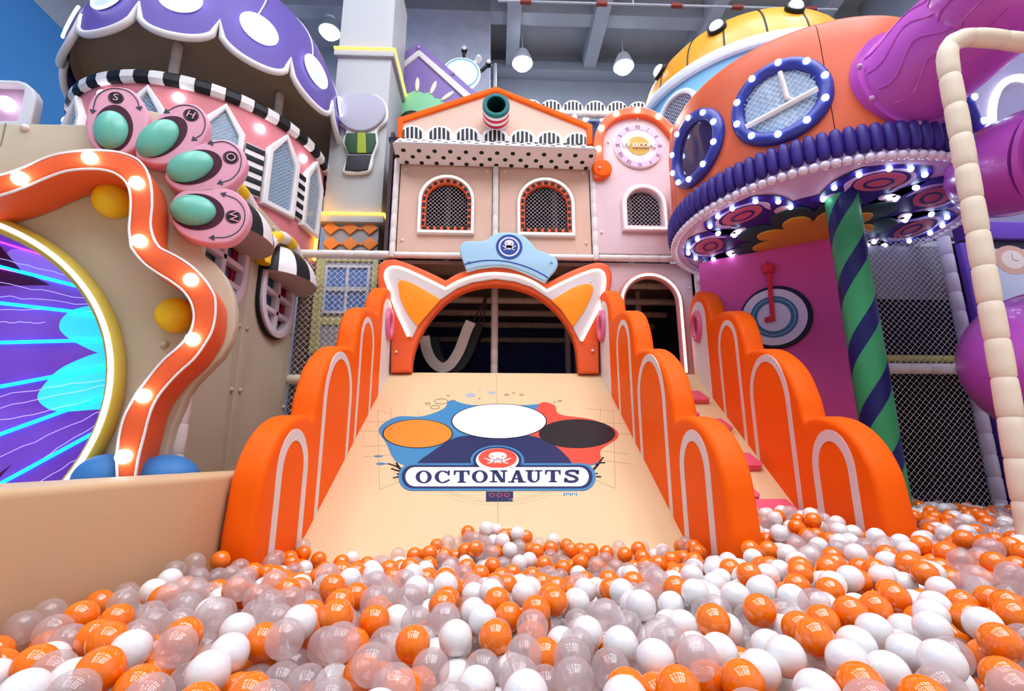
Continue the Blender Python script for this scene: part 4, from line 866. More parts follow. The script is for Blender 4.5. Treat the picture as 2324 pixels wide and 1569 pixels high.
# cap
NS = 13; n0 = -89.7
def scal(a):
    x = ((a - n0) % (360 / NS)) / (360 / NS); return math.sqrt(max(0, 1 - (2 * x - 1) ** 2)) ** .75
V, Fc = [], []; A_N = NS * 12; rows = 16
for i in range(A_N):
    a = n0 + 360 * i / A_N; s = scal(a); zb = 4.62 - .30 * s
    for k in range(rows + 1):
        t = k / rows; q = math.pi / 2 * t; z = zb + (6.05 - zb) * math.sin(q * .98) ** 1.0
        zz_ = (z - 4.3) / (6.1 - 4.3); r = 1.36 * math.sqrt(max(0.0, 1 - max(0, zz_) ** 2.1)); V.append(on_cyl(TC, r, a, z))
for i in range(A_N):
    j = (i + 1) % A_N
    for k in range(rows): Fc.append([i * (rows + 1) + k, j * (rows + 1) + k, j * (rows + 1) + k + 1, i * (rows + 1) + k + 1])
cap = mk("mushroom_cap", V, Fc, CAPP, mt_, 60)
def capr(z): return 1.36 * math.sqrt(max(0.0, 1 - max(0, (z - 4.3) / 1.8) ** 2.1))
tube("scallop_trim", [on_cyl(TC, capr(4.62 - .30 * scal(n0 + i * 360 / (NS * 16))) - .01, n0 + i * 360 / (NS * 16), 4.62 - .30 * scal(n0 + i * 360 / (NS * 16))) for i in range(NS * 16)], .032, WHITE, cap, 8, True)
lathe("cap_ceiling", [(0, 4.64), (1.27, 4.64), (1.3, 4.5)], TC, M("cap_lining", "#BCA98F", .7), cap, 64)
DISC = EM("cap_disc_white", "#DCE8E8", .12)
for k in range(NS):
    a = n0 + 360 / NS * (k + .5); z = 4.735; r = capr(z); sl_ = math.atan2(capr(z - .05) - capr(z + .05), .1)
    u = np.array([-math.sin(R(a)), math.cos(R(a)), 0]); rad = np.array([math.cos(R(a)), math.sin(R(a)), 0])
    v = np.array([0, 0, 1]) * math.cos(sl_) - rad * math.sin(sl_); pl = Plane(on_cyl(TC, r + .012, a, z), u, v)
    d_ = plate("light_disc", ell(0, 0, .165, .165, 32), pl, DISC, cap, .02, .012, .004)
    tube("light_ring", [pl.pt(.165 * math.cos(R(t)), .165 * math.sin(R(t)), .008) for t in range(0, 360, 12)], .013, EM("ring_glow", "#EDF6FF", 4), d_, 6, True)
    if k % 2 == 0:
        pass
    path = [on_cyl(TC, capr(zz_) + .004, a + 6 * math.sin((zz_ - 5) * 2), zz_) for zz_ in np.linspace(4.9, 5.9, 10)]
    tube("cap_line", path, .008, WHITE, cap, 6)
# white framed lamp box on the left behind the board
LP = planeA(atY(40, 230, 4.4), 10)
lb_ = thing("lamp_box", "white rounded box with pink back and bright lamp behind the beige board", "light box", LP.px([(20, 285)])[0])
ZL = zoom(0, 160, 9.805)
fo = LP.uv(ZL([(-900, 1300), (-900, 190), (0, 195), (400, 210), (560, 260), (720, 390), (790, 520), (795, 640), (720, 980), (640, 1300)])); fi = LP.uv(ZL([(-700, 1110), (-700, 285), (0, 288), (380, 300), (480, 350), (525, 410), (500, 560), (370, 1110)]))
plate("box_frame", [fo, fi], LP, WHITE, lb_, .12, 0, .02, 3); plate("box_back", fi, LP, M("lampbox_pink", "#D7A9C4", .5), lb_, .01, -.08)
bulb(LP.px([(14, 236)], -.03)[0], .075, EM("box_lamp_glow", "#F4F2FF", 3), lb_, "lamp")
tag(ball("round_lamp", LP.px([(153, 276)], .2)[0], .045, BULB, None, 16, 10), "small round white lamp left of the pink tower wall", "lamp")
# ------------------------------------------------------------------ orange round house on the striped pole
DC = (2.707, 3.751); DR = 1.10; DZ = 2.5
dr_ = thing("round_house", "big round orange house with bulb portholes, purple skirt and pearl rim", "playhouse", (DC[0], DC[1], DZ))
prof = [(DR - .06, 2.6), (DR, 2.6), (DR + .005, 3.0), (DR, 3.45), (DR - .02, 3.62), (DR - .06, 3.68), (DR - .12, 3.70), (DR - .16, 3.66)]
sm = -114.3
cuts = [sm + 72 * k for k in range(6)]
PH = [(-129.4, 3.105, .245, .31), (-166.0, 3.125, .235, .30), (-48.0, 3.10, .245, .31)]
for a0, a1 in zip(cuts, cuts[1:]):
    V, Fc = latheVF(prof, DC, 40, a0 + .12, a1 - .12); keep = []
    n = len(prof)
    for f in Fc:
        c = np.mean([V[i] for i in f], axis=0); ang = math.degrees(math.atan2(c[1] - DC[1], c[0] - DC[0])); hit = False
        for pa, pz, ri, ro in PH:
            d = ((ang - pa + 180) % 360 - 180); s = R(d) * DR
            if s * s + (c[2] - pz) ** 2 < ri * ri and abs(np.hypot(c[0] - DC[0], c[1] - DC[1]) - DR) < .05: hit = True
        if not hit: keep.append(f)
    mk("wall_panel", V, Fc, M("drum_coral", "#DC643C", .42, .04, 90), dr_, 40)
for a, z, ri, ro in PH:
    pl = cyl_plane(DC, DR, a, z)
    def cp_(r, t, off=.0):  # follows the round wall
        s = r * math.cos(R(t)); h = r * math.sin(R(t)); return on_cyl(DC, DR + off, a + math.degrees(s / DR), z + h)
    rm = (ri + ro) / 2
    pr_ = tube("porthole", [cp_(rm, t, .01) for t in range(0, 360, 10)], [.05] * 36, M("porthole_blue", "#2F3B9E", .35), dr_, 10, True)
    for k in range(10): bulb(cp_(rm, 36 * k + 12, .06), .023, BULBB, pr_)
    # window field, set just outside the wall skin so that it reads as an opening
    V = [on_cyl(DC, DR + .008, a, z)] + [cp_(ri * q, t, .008) for q in (.5, 1.0) for t in range(0, 360, 10)]
    Fc = [[0, 1 + k, 1 + (k + 1) % 36] for k in range(36)] + [[1 + k, 37 + k, 37 + (k + 1) % 36, 1 + (k + 1) % 36] for k in range(36)]
    big = a > -150
    mk("pane", V, Fc, M("porthole_sky", "#9DBDDC", .15) if big else M("porthole_plum", "#3A2C5C", .12), pr_, 60)
    if big:
        net("porthole_net", ell(0, 0, ri * .96, ri * .96, 28), pl, pr_, .045, .002, .012 + ri * ri / 2 / DR * 0)
        tube("inner_rail", [pl.pt(-ri * .93, -.11, .022), pl.pt(ri * .95, -.02, .022)], .02, PADW, pr_); tube("inner_rail", [pl.pt(.03, .22, .022), pl.pt(.05, .0, .022), pl.pt(.10, -.06, .022)], .018, PADW, pr_)
# padded skirt, pearls
NPAD = 94
pm = None
for k in range(NPAD):
    a = 360 * k / NPAD; w_ = 2 * math.pi * (DR + .03) / NPAD * .53
    A = [(-math.sin(R(a)), math.cos(R(a)), 0), (0, 0, 1), (math.cos(R(a)), math.sin(R(a)), 0)]
    c = on_cyl(DC, DR + .02, a, 2.66)
    if pm is None:
        V, Fc = [], []
        for i in range(9):
            t = math.pi * i / 8; zz_ = -.098 * math.cos(t); ww = math.sin(t) ** .35 if 0 < i < 8 else .05
            for j in range(10):
                b_ = 2 * math.pi * j / 10; V.append((.045 * math.cos(b_) * ww, w_ * math.sin(b_) * ww, zz_))
        Fc = [[i * 10 + j, i * 10 + (j + 1) % 10, (i + 1) * 10 + (j + 1) % 10, (i + 1) * 10 + j] for i in range(8) for j in range(10)]
        me = bpy.data.meshes.new("skirt_pad"); me.from_pydata(V, [], Fc); me.materials.append(DPURP); me.polygons.foreach_set("use_smooth", [True] * len(Fc))
        pm = place(bpy.data.objects.new("skirt_pad", me), c, dr_); pm.rotation_euler = (0, 0, R(a))
    else: again(pm, c, dr_, rot=(0, 0, R(a)))
NB = 112; PEARL = M("pearl", "#E9DFF0", .15, coat=.3); pb = None
lathe("pearl_rail", [(DR - .07, 2.515), (DR + .01, 2.515), (DR + .01, 2.6), (DR - .07, 2.6)], DC, LAV, dr_, 72)
for k in range(NB):
    c = on_cyl(DC, DR + .015, 360 * k / NB, 2.495)
    if pb is None: pb = ball("pearl", c + np.array([0, 0, .031]), .031, PEARL, dr_, 14, 9)
    else: again(pb, c, dr_)
# soffit
so = lathe("soffit", [(0, 2.53), (DR - .03, 2.53), (DR - .03, 2.6), (0, 2.6)], DC, LAV, dr_, 72)
UP_ = Plane((DC[0], DC[1], 2.53), (1, 0, 0), (0, -1, 0))  # looks down
def upol(r, a): return (r * math.cos(R(a)), -r * math.sin(R(a)))
def local(a, pts):
    """points given as (outward, sideways) around a petal centre at angle a"""
    return [(o_ * math.cos(R(a)) - s_ * math.sin(R(a)), -(o_ * math.sin(R(a)) + s_ * math.cos(R(a)))) for o_, s_ in pts]
INDIGO = M("indigo_print", "#33258A", .4)
plate("indigo_field", ell(0, 0, .70, .70, 48), UP_, INDIGO, so, .006, .006)
for k in range(8):
    a = -92.5 + 42 * k; c = .80
    plate("petal", local(a, spl([(.45, -.20), (.62, -.30), (.84, -.315), (1.0, -.20), (1.05, 0), (1.0, .20), (.84, .315), (.62, .30), (.45, .20)], 5, True)), UP_, INDIGO, so, .008, .010)
    plate("lilac_loop", local(a, [(c + q * (.17 if q > 0 else .14) * 1.0, s * .225) for q, s in [(math.cos(R(t)), math.sin(R(t))) for t in range(-125, 126, 10)]] + [(c - .12, .16)] + [(c + .02 + q * .13, s * .185) for q, s in [(math.cos(R(t)), math.sin(R(t))) for t in range(115, -116, -10)]] + [(c - .12, -.16)]), UP_, LAV, so, .006, .014)
    for s in (-1, 1): plate("lilac_curl", local(a, ell(c - .19, s * .20, .045, .06, 18)), UP_, M("curl_pink", "#D9B6CC", .5), so, .010, .016)
    plate("rose_oval", local(a, ell(c + .01, 0, .115, .165, 30)), UP_, M("rose_print", "#D06A8E", .5), so, .006, .014)
    plate("indigo_ring", [local(a, ell(c, 0, .065, .10, 28)), local(a, ell(c, 0, .05, .08, 28))], UP_, INDIGO, so, .006, .018)
    for q in ((.60, -.265), (.76, -.285), (.92, -.22), (.99, -.07), (.99, .07), (.92, .22), (.76, .285), (.60, .265)):
        u, v = local(a, [q])[0]; bulb(UP_.pt(u, v, .025), .019, BULBB, so)
def cloud(n, r0, r1, ph_): return [upol(r0 + (r1 - r0) * abs(math.sin(R(n * t / 2 + ph_))) ** .6, t) for t in range(0, 360, 4)]
plate("green_flower", cloud(9, .44, .62, 0), UP_, M("flower_green", "#29474E", .5), so, .012, .022, .004)
plate("yellow_flower", cloud(9, .29, .46, 0), UP_, M("flower_yellow", "#E0A340", .5), so, .014, .036, .004)
# ------------------------------------------------------------------ striped pole
PC = (2.56, 3.17); PRd = .108
V, Fc, idx = [], [], []; NZ, NA = 72, 32; PTCH = .95
for i in range(NZ + 1):
    z = 2.52 * i / NZ
    for k in range(NA): a = 2 * math.pi * (k / NA + z / PTCH); V.append((PC[0] + PRd * math.cos(a), PC[1] + PRd * math.sin(a), z))
for i in range(NZ):
    for k in range(NA): Fc.append([i * NA + k, i * NA + (k + 1) % NA, (i + 1) * NA + (k + 1) % NA, (i + 1) * NA + k]); idx.append(1 if (k % (NA // 2)) < 6 else 0)
po = mk("striped_pole", V, Fc, None, None, 60, [M("pole_green", "#3E9A63", .4), M("pole_navy", "#20235E", .4)], idx)
tag(po, "green pole with navy spiral stripe carrying the orange round house", "pole")
# ------------------------------------------------------------------ magenta dial wall
PPl = planeA((2.0, 4.365, 0), -33.4)
dp = thing("dial_wall", "magenta wall with a round dial and red star pointer by the stairs", "wall panel", (2.5, 4.05, 0))
plate("wall_board", [(-.02, 0), (1.22, 0), (1.22, 2.50), (-.02, 2.50)], PPl, HOT, dp, .06, 0, .006)
dc = PPl.uv(ZP([(1120, 1008)]), .02)[0]; dtop = PPl.uv(ZP([(1120, 612)]), .02)[0]; R0 = abs(dtop[1] - dc[1])
db = plate("dial_black", ell(*dc, R0, R0, 56), PPl, M("dial_dark", "#1A1730", .5), dp, .03, .03, .006)
plate("dial_white", ell(dc[0] - .012, dc[1], R0 * .90, R0 * .90, 56), PPl, M("dial_lilac_white", "#DCD3EC", .5), db, .006, .034)
plate("dial_teal_ring", [ell(dc[0] - .012, dc[1], R0 * .66, R0 * .66, 48), ell(dc[0] - .012, dc[1], R0 * .585, R0 * .585, 48)], PPl, M("dial_teal", "#3A7296", .5), db, .004, .037)
plate("dial_teal_ring", [ell(dc[0] - .012, dc[1], R0 * .565, R0 * .565, 48), ell(dc[0] - .012, dc[1], R0 * .46, R0 * .46, 48)], PPl, MATS["dial_teal"], db, .004, .037)
hd = PPl.uv(ZP([(1003, 430), (1066, 430), (1118, 1050), (985, 1070), (985, 1012), (1050, 995)]), .06)
plate("pointer_hand", hd, PPl, RED, dp, .03, .06, .006)
s0 = PPl.uv(ZP([(1025, 378)]), .06)[0]; s1 = PPl.uv(ZP([(1025, 292)]), .06)[0]; rs = abs(s1[1] - s0[1])
plate("pointer_star", spl([(s0[0] + rs * (1 if k % 2 == 0 else .66) * math.cos(R(90 + 36 * k)), s0[1] + rs * (1 if k % 2 == 0 else .66) * math.sin(R(90 + 36 * k))) for k in range(10)], 4, True), PPl, RED, dp, .05, .075, .012, 3)
bolt(PPl.px(ZP([(138, 567)]), .004)[0], dp, .016, M("bolt_pink", "#E3A6D4", .4))
# ------------------------------------------------------------------ net bay on the right
QP = planeY(3.75)
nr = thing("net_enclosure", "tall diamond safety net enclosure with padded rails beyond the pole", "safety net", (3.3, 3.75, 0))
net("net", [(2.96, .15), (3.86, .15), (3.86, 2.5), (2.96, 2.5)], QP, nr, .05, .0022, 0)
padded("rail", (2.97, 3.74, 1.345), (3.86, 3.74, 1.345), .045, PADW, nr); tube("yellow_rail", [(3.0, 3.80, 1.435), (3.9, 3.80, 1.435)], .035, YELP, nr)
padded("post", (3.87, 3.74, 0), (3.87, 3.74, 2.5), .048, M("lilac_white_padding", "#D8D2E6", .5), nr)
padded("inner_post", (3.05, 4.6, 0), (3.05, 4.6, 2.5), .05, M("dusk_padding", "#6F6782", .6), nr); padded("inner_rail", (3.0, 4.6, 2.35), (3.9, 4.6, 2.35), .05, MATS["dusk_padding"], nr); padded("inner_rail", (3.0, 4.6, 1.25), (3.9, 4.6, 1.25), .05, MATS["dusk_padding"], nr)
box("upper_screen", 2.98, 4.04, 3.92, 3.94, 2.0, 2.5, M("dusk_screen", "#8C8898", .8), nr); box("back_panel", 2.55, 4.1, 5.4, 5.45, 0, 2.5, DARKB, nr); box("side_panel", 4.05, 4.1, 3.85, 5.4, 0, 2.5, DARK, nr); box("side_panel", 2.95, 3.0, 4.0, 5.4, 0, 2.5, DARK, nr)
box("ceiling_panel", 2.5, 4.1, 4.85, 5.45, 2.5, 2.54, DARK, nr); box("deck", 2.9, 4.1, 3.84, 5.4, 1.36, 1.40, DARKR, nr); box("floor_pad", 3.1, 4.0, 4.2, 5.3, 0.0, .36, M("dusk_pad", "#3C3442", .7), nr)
# ------------------------------------------------------------------ violet wall at the edge
vw = thing("violet_wall", "violet padded wall with a pale printed clock panel beside the net", "wall panel", (4.9, 3.75, 0))
box("wall_pad", 3.94, 6.6, 3.70, 3.78, 0, 1.0, PURP, vw, .01); box("wall_pad", 3.94, 6.6, 3.70, 3.78, 1.01, 1.9, PURP, vw, .01); box("corner_pad", 3.93, 4.12, 3.66, 3.72, 0, 2.42, PURP, vw, .01)
box("header", 4.0, 6.6, 3.66, 3.78, 2.46, 2.62, PURP, vw, .01); box("dark_band", 4.0, 6.6, 3.69, 3.78, 2.38, 2.46, DARK, vw)
VP_ = planeY(3.69)
pp_ = plate("print_panel", [(4.12, 1.85), (6.4, 1.85), (6.4, 2.38), (4.12, 2.38)], VP_, M("print_pale_blue", "#C9D3EA", .4), vw, .02, 0)
c_ = VP_.uv([(2298, 590)])[0]
plates("printed_clock", [ell(*c_, .16, .13, 30)], VP_, M("clock_tan", "#D9AE9E", .5), pp_, .002, .002); plates("printed_dial", [ell(*c_, .10, .085, 28)], VP_, M("clock_ivory", "#EBDDD6", .5), pp_, .002, .0035)
plates("printed_hand", [stroke([c_, (c_[0], c_[1] + .06)], .008), stroke([c_, (c_[0] + .045, c_[1] - .01)], .008)], VP_, GREY, pp_, .002, .005)
box("orange_tag", 4.14, 4.24, 3.68, 3.70, .80, .93, M("tag_orange", "#E98A6A", .5), vw)
# ------------------------------------------------------------------ orchid tube slide
ts = thing("tube_slide", "orchid purple spiral tube slide leaving the orange round house", "tube slide", (3.0, 2.4, 0))
HC = (3.70, 2.30); HR = .56; TRr = .30
p0 = on_cyl(DC, DR - .02, -88, 3.10)
rdl = np.array([math.cos(R(-88)), math.sin(R(-88)), 0]); fl = tube("flange", [p0 - rdl * .09, p0 + rdl * .035], [.375, .375], TUBE, ts, 32)
def hel(a): return np.array([HC[0] + HR * math.cos(R(a)), HC[1] + HR * math.sin(R(a)), 3.42 - 1.27 * (a - 225) / 360])
qe = atY(2345, -70, 2.0); dq = (qe - p0) / np.linalg.norm(qe - p0)
path1 = spl([tuple(p0 - dq * .12), tuple(p0 + (qe - p0) * .3), tuple(p0 + (qe - p0) * .65), tuple(qe)] + [tuple(hel(a)) for a in (300, 325, 355)], 6)
tube("tube_section", path1, [.335 - .035 * min(1, i / 20) for i in range(len(path1))], TUBE, ts, 32)
def collar(a): tube("collar", [hel(a - 1.5), hel(a + 1.5)], [TRr + .03, TRr + .03], TUBE, ts, 32)
tube("tube_section", [hel(a) for a in range(350, 545, 6)], TRr, TUBE, ts, 32); collar(350)
tube("tube_section", [hel(a) for a in range(545, 720, 6)], TRr, TUBE, ts, 32); collar(545)
tube("tube_section", [hel(a) for a in range(720, 850, 6)], TRr, TUBE, ts, 32); collar(720)
# open lip of the chute: a wide trough curling round towards the pit
V, Fc = [], []; NA2 = 18; steps = list(range(850, 1012, 6))
for a in steps:
    c = hel(a); rad = np.array([math.cos(R(a)), math.sin(R(a)), 0])
    for k in range(NA2 + 1):
        t = R(-100 + 200 * k / NA2); V.append(c + (TRr + .11) * (rad * math.cos(t) + np.array([0, 0, -1]) * 0 + np.array([0, 0, 1]) * math.sin(t)))
for i in range(len(steps) - 1):
    for k in range(NA2): Fc.append([i * (NA2 + 1) + k, i * (NA2 + 1) + k + 1, (i + 1) * (NA2 + 1) + k + 1, (i + 1) * (NA2 + 1) + k])
ch = mk("chute", V, Fc, TUBE, ts, 60); md = ch.modifiers.new("wall", 'SOLIDIFY'); md.thickness = .02
for e in (850, steps[-1]):
    c = hel(e); rad = np.array([math.cos(R(e)), math.sin(R(e)), 0])
    tube("chute_lip", [c + (TRr + .11) * (rad * math.cos(R(t)) + np.array([0, 0, 1]) * math.sin(R(t))) for t in range(-100, 101, 10)], .025, TUBE, ts, 8)
# moulded wood-grain ridges on the tube
for a0, ph_, ln in ((425, 200, 80), (440, 225, 70), (430, 170, 85), (445, 250, 60), (790, 190, 70), (800, 215, 60), (785, 165, 75), (800, 240, 55), (795, 140, 60)):
    pts = []
    for j in range(13):
        a = a0 + ln * j / 12; c = hel(a); rad = np.array([math.cos(R(a)), math.sin(R(a)), 0]); t = R(ph_ - 180 + 14 * math.sin(j * .9 + ph_)); pts.append(c + (TRr + .001) * (rad * math.cos(t) + np.array([0, 0, 1]) * math.sin(t)))
    tube("grain_ridge", pts, .006, TUBE, ts, 5)
fr1 = frames([np.array(q) for q in path1], False)
for ph_ in (150, 175, 200, 225, 250):
    pts = []
    for j in range(2, 17): t = R(ph_ + 9 * math.sin(j * .8 + ph_)); pts.append(np.array(path1[j]) + (.335 - .035 * min(1, j / 20) + .001) * (math.cos(t) * fr1[j][0] + math.sin(t) * fr1[j][1]))
    tube("grain_ridge", pts, .006, TUBE, ts, 5)
for q in (-150, -95, -60, 170): bolt(p0 + np.array([.36 * math.cos(R(q)), -.05, .36 * math.sin(R(q))]), fl, .018, M("bolt_lilac", "#C9A0CC", .4))
# ------------------------------------------------------------------ cream padded frame in front
cf = thing("padded_pipe_frame", "cream padded pipe frame standing in front of the tube slide", "pipe frame", (2.15, 1.9, 0))
QF = planeY(1.9)
pf = QF.px([(2340, 1215), (2312, 1060), (2275, 840), (2238, 640), (2205, 450), (2175, 280), (2155, 170), (2150, 125), (2158, 102), (2180, 88), (2230, 86), (2330, 98), (2500, 125)])
pf = [(pf[0][0] + (pf[0][0] - pf[1][0]) * 2, pf[0][1], 0.0)] + [tuple(q) for q in pf]
padded_path("padded_pipe", spl(pf, 5), .043, PADY, cf, .165, 16)
# ------------------------------------------------------------------ round tower with golden dome
BC = (3.32, 5.51); BR = 1.39
gd = thing("dome_tower", "light blue round tower with a golden ribbed dome behind the round house", "tower", (BC[0], BC[1], 4.17))
lathe("tower_wall", [(BR - .02, 4.17), (BR, 4.17), (BR, 4.92), (BR - .02, 4.92)], BC, M("sky_panel", "#7DBBE4", .5), gd, 96)
lathe("white_rim", [(BR - .06, 4.90), (BR + .05, 4.90), (BR + .07, 4.96), (BR + .05, 5.02), (BR - .06, 5.02)], BC, M("rim_blue_white", "#DDEAF6", .4), gd, 96)
DH = 1.0; NG = 20
def domep(t): return ((BR - .03) * math.cos(t) ** .85, 5.02 + DH * math.sin(t))
for k in range(NG):
    V, Fc = latheVF([domep(math.pi / 2 * j / 14 * .995) for j in range(15)], BC, 5, 360 * k / NG + .35, 360 * (k + 1) / NG - .35)
    mk("dome_gore", V, Fc, M("gold_vinyl", "#E9A227", .35), gd, 60)
for k in range(NG): tube("dome_rib", [on_cyl(BC, domep(math.pi / 2 * j / 14 * .99)[0] - .003, 360 * k / NG, domep(math.pi / 2 * j / 14 * .99)[1]) for j in range(15)], .012, BLACK, gd, 6)
for k in range(NG):
    if k % 2: continue
    t = R(24); r, z = domep(t); a = 360 * (k + .5) / NG + 6
    A = [(-math.sin(R(a)), math.cos(R(a)), 0), None, None]; rad = np.array([math.cos(R(a)), math.sin(R(a)), 0]); nn = rad * .93 + np.array([0, 0, .36]); nn /= np.linalg.norm(nn); u = np.array(A[0]); v = np.cross(nn, u); pl = Plane(on_cyl(BC, r, a, z), u, v)
    cu_ = plate("lamp_cup", [ell(0, 0, .105, .105, 28)], pl, BLACK, gd, .06, .05, .015, 2)
    dome("lamp_lens", pl, 0, 0, .075, .075, .05, BULB, cu_, .05, 20)
def bw_(a, hw, z0, z1):
    pl = cyl_plane(BC, BR, a, 0); L = lambda g: arch(-hw - g, hw + g, z0 - g, z1 + g)
    f_ = plate("window", [L(.06), L(0)], pl, M("rim_blue_white", "", .4), gd, .07, .05, .015, 3); plate("pane", L(.01), pl, M("dusk_pane", "#5B6E88", .3), f_, .006, .014); net("window_net", L(0), pl, f_, .05, .0025, .024)
bw_(-150, .22, 4.25, 4.74); bw_(-115, .22, 4.25, 4.74); bw_(-80, .22, 4.25, 4.74)
for a in (-164, -133, -98): bulb(on_cyl(BC, BR + .02, a, 4.62), .035, BULBB, gd)
lathe("roof_lid", [(0, 3.64), (DR - .1, 3.64)], DC, CORAL, dr_, 48)
# violet house block behind the tube slide
vh = thing("violet_house", "violet house front with a glowing white arch behind the tube slide", "playhouse", (5.6, 4.4, 2.63))
VH = planeY(4.0)
plate("house_wall", [(3.9, 2.63), (7.3, 2.63), (7.3, 4.9), (3.9, 4.9)], VH, M("dusk_violet", "#8A86A8", .6), vh, .08)
aq = VH.uv([(2345, 330)])[0]
tube("led_strip", [VH.pt(aq[0] + .42 * math.cos(R(t)), aq[1] + .75 * math.sin(R(t)), .03) for t in range(0, 181, 10)], .035, LED, vh, 8)
# ------------------------------------------------------------------ things behind the playhouse
G1 = planeY(6.3)
hg = thing("purple_gable_house", "purple gable with white edge strip beside the grey column", "gable", G1.px([(1000, 290)])[0])
plate("gable_board", G1.uv(Z3([(585, 700), (585, 340), (708, 247), (1085, 580), (1085, 700)])), G1, M("gable_purple", "#8E78B8", .5), hg, .08, 0, .01)
plate("white_strip", G1.uv(Z3([(600, 375), (708, 292), (1035, 575), (990, 590), (706, 330), (600, 410)]), .03), G1, WHITE, hg, .05, .03, .012)
for q in ((707, 282), (912, 432)): bolt(G1.px(Z3([q]), .02)[0], hg, .025, LAV)
box("house_block", -2.3, -.3, 6.4, 7.2, 3.0, G1.px([(950, 280)])[0][2], M("gable_purple", "", .5), hg)
G2 = planeY(5.95)
gf = thing("green_flower_sign", "green scalloped flower sign with cream darts behind the gable", "sign", G2.px([(950, 270)])[0])
plate("flower_board", G2.uv(Z3([(560, 560), (600, 545), (640, 555), (690, 532), (735, 552), (775, 545), (800, 580), (855, 590), (858, 640), (880, 720), (560, 720)])), G2, M("flower_mint", "#86D0A2", .5), gf, .05, 0, .01)
plate("flower_heart", G2.uv(Z3(ell(665, 725, 80, 72, 28)), .02), G2, M("heart_dark", "#2C2626", .6), gf, .03, .02, .01)
for x, y, r in ((698, 498, 0), (793, 517, -18), (877, 567, -48)):
    u, v = G2.uv(Z3([(x, y)]), .02)[0]; plate("dart", ell(u, v, .03, .115, 20, r), G2, M("dart_cream", "#EFE6D6", .5), gf, .03, .02, .008)
G3 = planeY(6.7)
sp_ = thing("round_light_sign", "round glowing white light sign with teal ring and knobs", "light sign", G3.px([(1045, 200)])[0])
sc_ = G3.uv(Z3([(960, 440)]))[0]
plate("disc", ell(*sc_, .29, .29, 48), G3, EM("disc_glow", "#E6FBFF", 2.2), sp_, .05, 0, .01); tube("teal_ring", [G3.pt(sc_[0] + .27 * math.cos(R(a)), sc_[1] + .27 * math.sin(R(a)), .02) for a in range(0, 360, 10)], .012, M("ring_teal2", "#5FB7CC", .4), sp_, 6, True)
tube("rim_led", [G3.pt(sc_[0] + .295 * math.cos(R(a)), sc_[1] + .295 * math.sin(R(a)), .0) for a in range(0, 360, 10)], .016, LED, sp_, 6, True)
for q0, q1, mt in (((975, 335), (978, 300), BLACK), ((1035, 375), (1062, 352), WHITE), ((1075, 425), (1122, 382), BLACK)):
    a, b = G3.px(Z3([q0, q1]), .0); st_ = tube("knob_stem", [a, b], .03, mt, sp_, 10); ball("knob", b, .055, mt, st_, 16, 10); ball("knob_face", b + np.array([0, -.03, .01]), .042, WHITE, st_, 14, 8)
G4 = planeY(6.6)
sf = thing("scallop_fence", "white scalloped fence with black bars on the upper deck behind", "fence", G4.px([(1350, 265)])[0])
xs = [1375, 1492, 1622, 1755, 1885, 2012, 2130]; fo_ = [(1310, 655)]
for x in xs: fo_ += [(x + 62 * math.cos(R(180 - 18 * j)), 640 - 52 * math.sin(R(18 * j)) + (x - 1375) * .02) for j in range(11)]
plate("fence_board", G4.uv(Z3(fo_ + [(2200, 668)])), G4, WHITE, sf, .05, 0, .006)
for x in xs:
    for j in range(-2, 3):
        q = x + j * 22; yt = 640 - 42 * math.sqrt(max(0, 1 - (j * 22 / 56) ** 2)) + (x - 1375) * .02
        plate("bar", G4.uv(Z3([(q - 6, 648 + (x - 1375) * .02), (q + 6, 648 + (x - 1375) * .02), (q + 6, yt), (q - 6, yt)]), .004), G4, BLACK, sf, .006, .005)
ra, rb = G4.px(Z3([(1310, 672), (2200, 690)])); padded("rail", ra, rb, .06, PADW, sf)
pa, pb_ = G4.px(Z3([(1630, 680), (1630, 760)])); padded("post", pa, pb_, .05, PADW, sf)
box("dark_band", ra[0], rb[0], 6.7, 6.75, ra[2] - .55, ra[2] - .03, M("band_navy", "#2B3552", .6), sf); box("pink_band", ra[0], rb[0], 6.66, 6.69, ra[2] - 1.4, ra[2] - .45, M("band_pink", "#DFA3B4", .5), sf)
for x in (1698, 1800): bulb(G4.px(Z3([(x, 703)]), -.05)[0], .05, BULBB, sf)
# ------------------------------------------------------------------ ball pit
BD = .075; BRr = BD / 2
def xr_face(y): return 1.985 + .10 * (y - 4.6)
def surf(x, y):
    """height of the heaped balls"""
    base = .285 + .05 * max(0., min(1., (x - .2) / 1.6)) + .008 * math.sin(3.1 * x + 1.7 * y) + .012 * math.sin(5.3 * x - 2.2 * y + 1.0)
    if x < -.3: base += .012
    k = max(0., min(1., (y - 1.45) / 1.05)); k = k * k * (3 - 2 * k); e = max(0., min(1., (1.25 - abs(x - .02)) / .35))
    base -= .125 * k * e
    base += .13 * math.exp(-((x - .0) / .33) ** 2 - ((y - 2.72) / .35) ** 2) + .045 * math.exp(-((x - .62) / .35) ** 2 - ((y - 2.6) / .3) ** 2)
    base += .07 * math.exp(-((x - 1.62) / .2) ** 2 - ((y - 2.62) / .3) ** 2)
    if y < .5 and abs(x) < .6: base -= .12 * (1 - y / .5) if y > 0 else .12
    return base
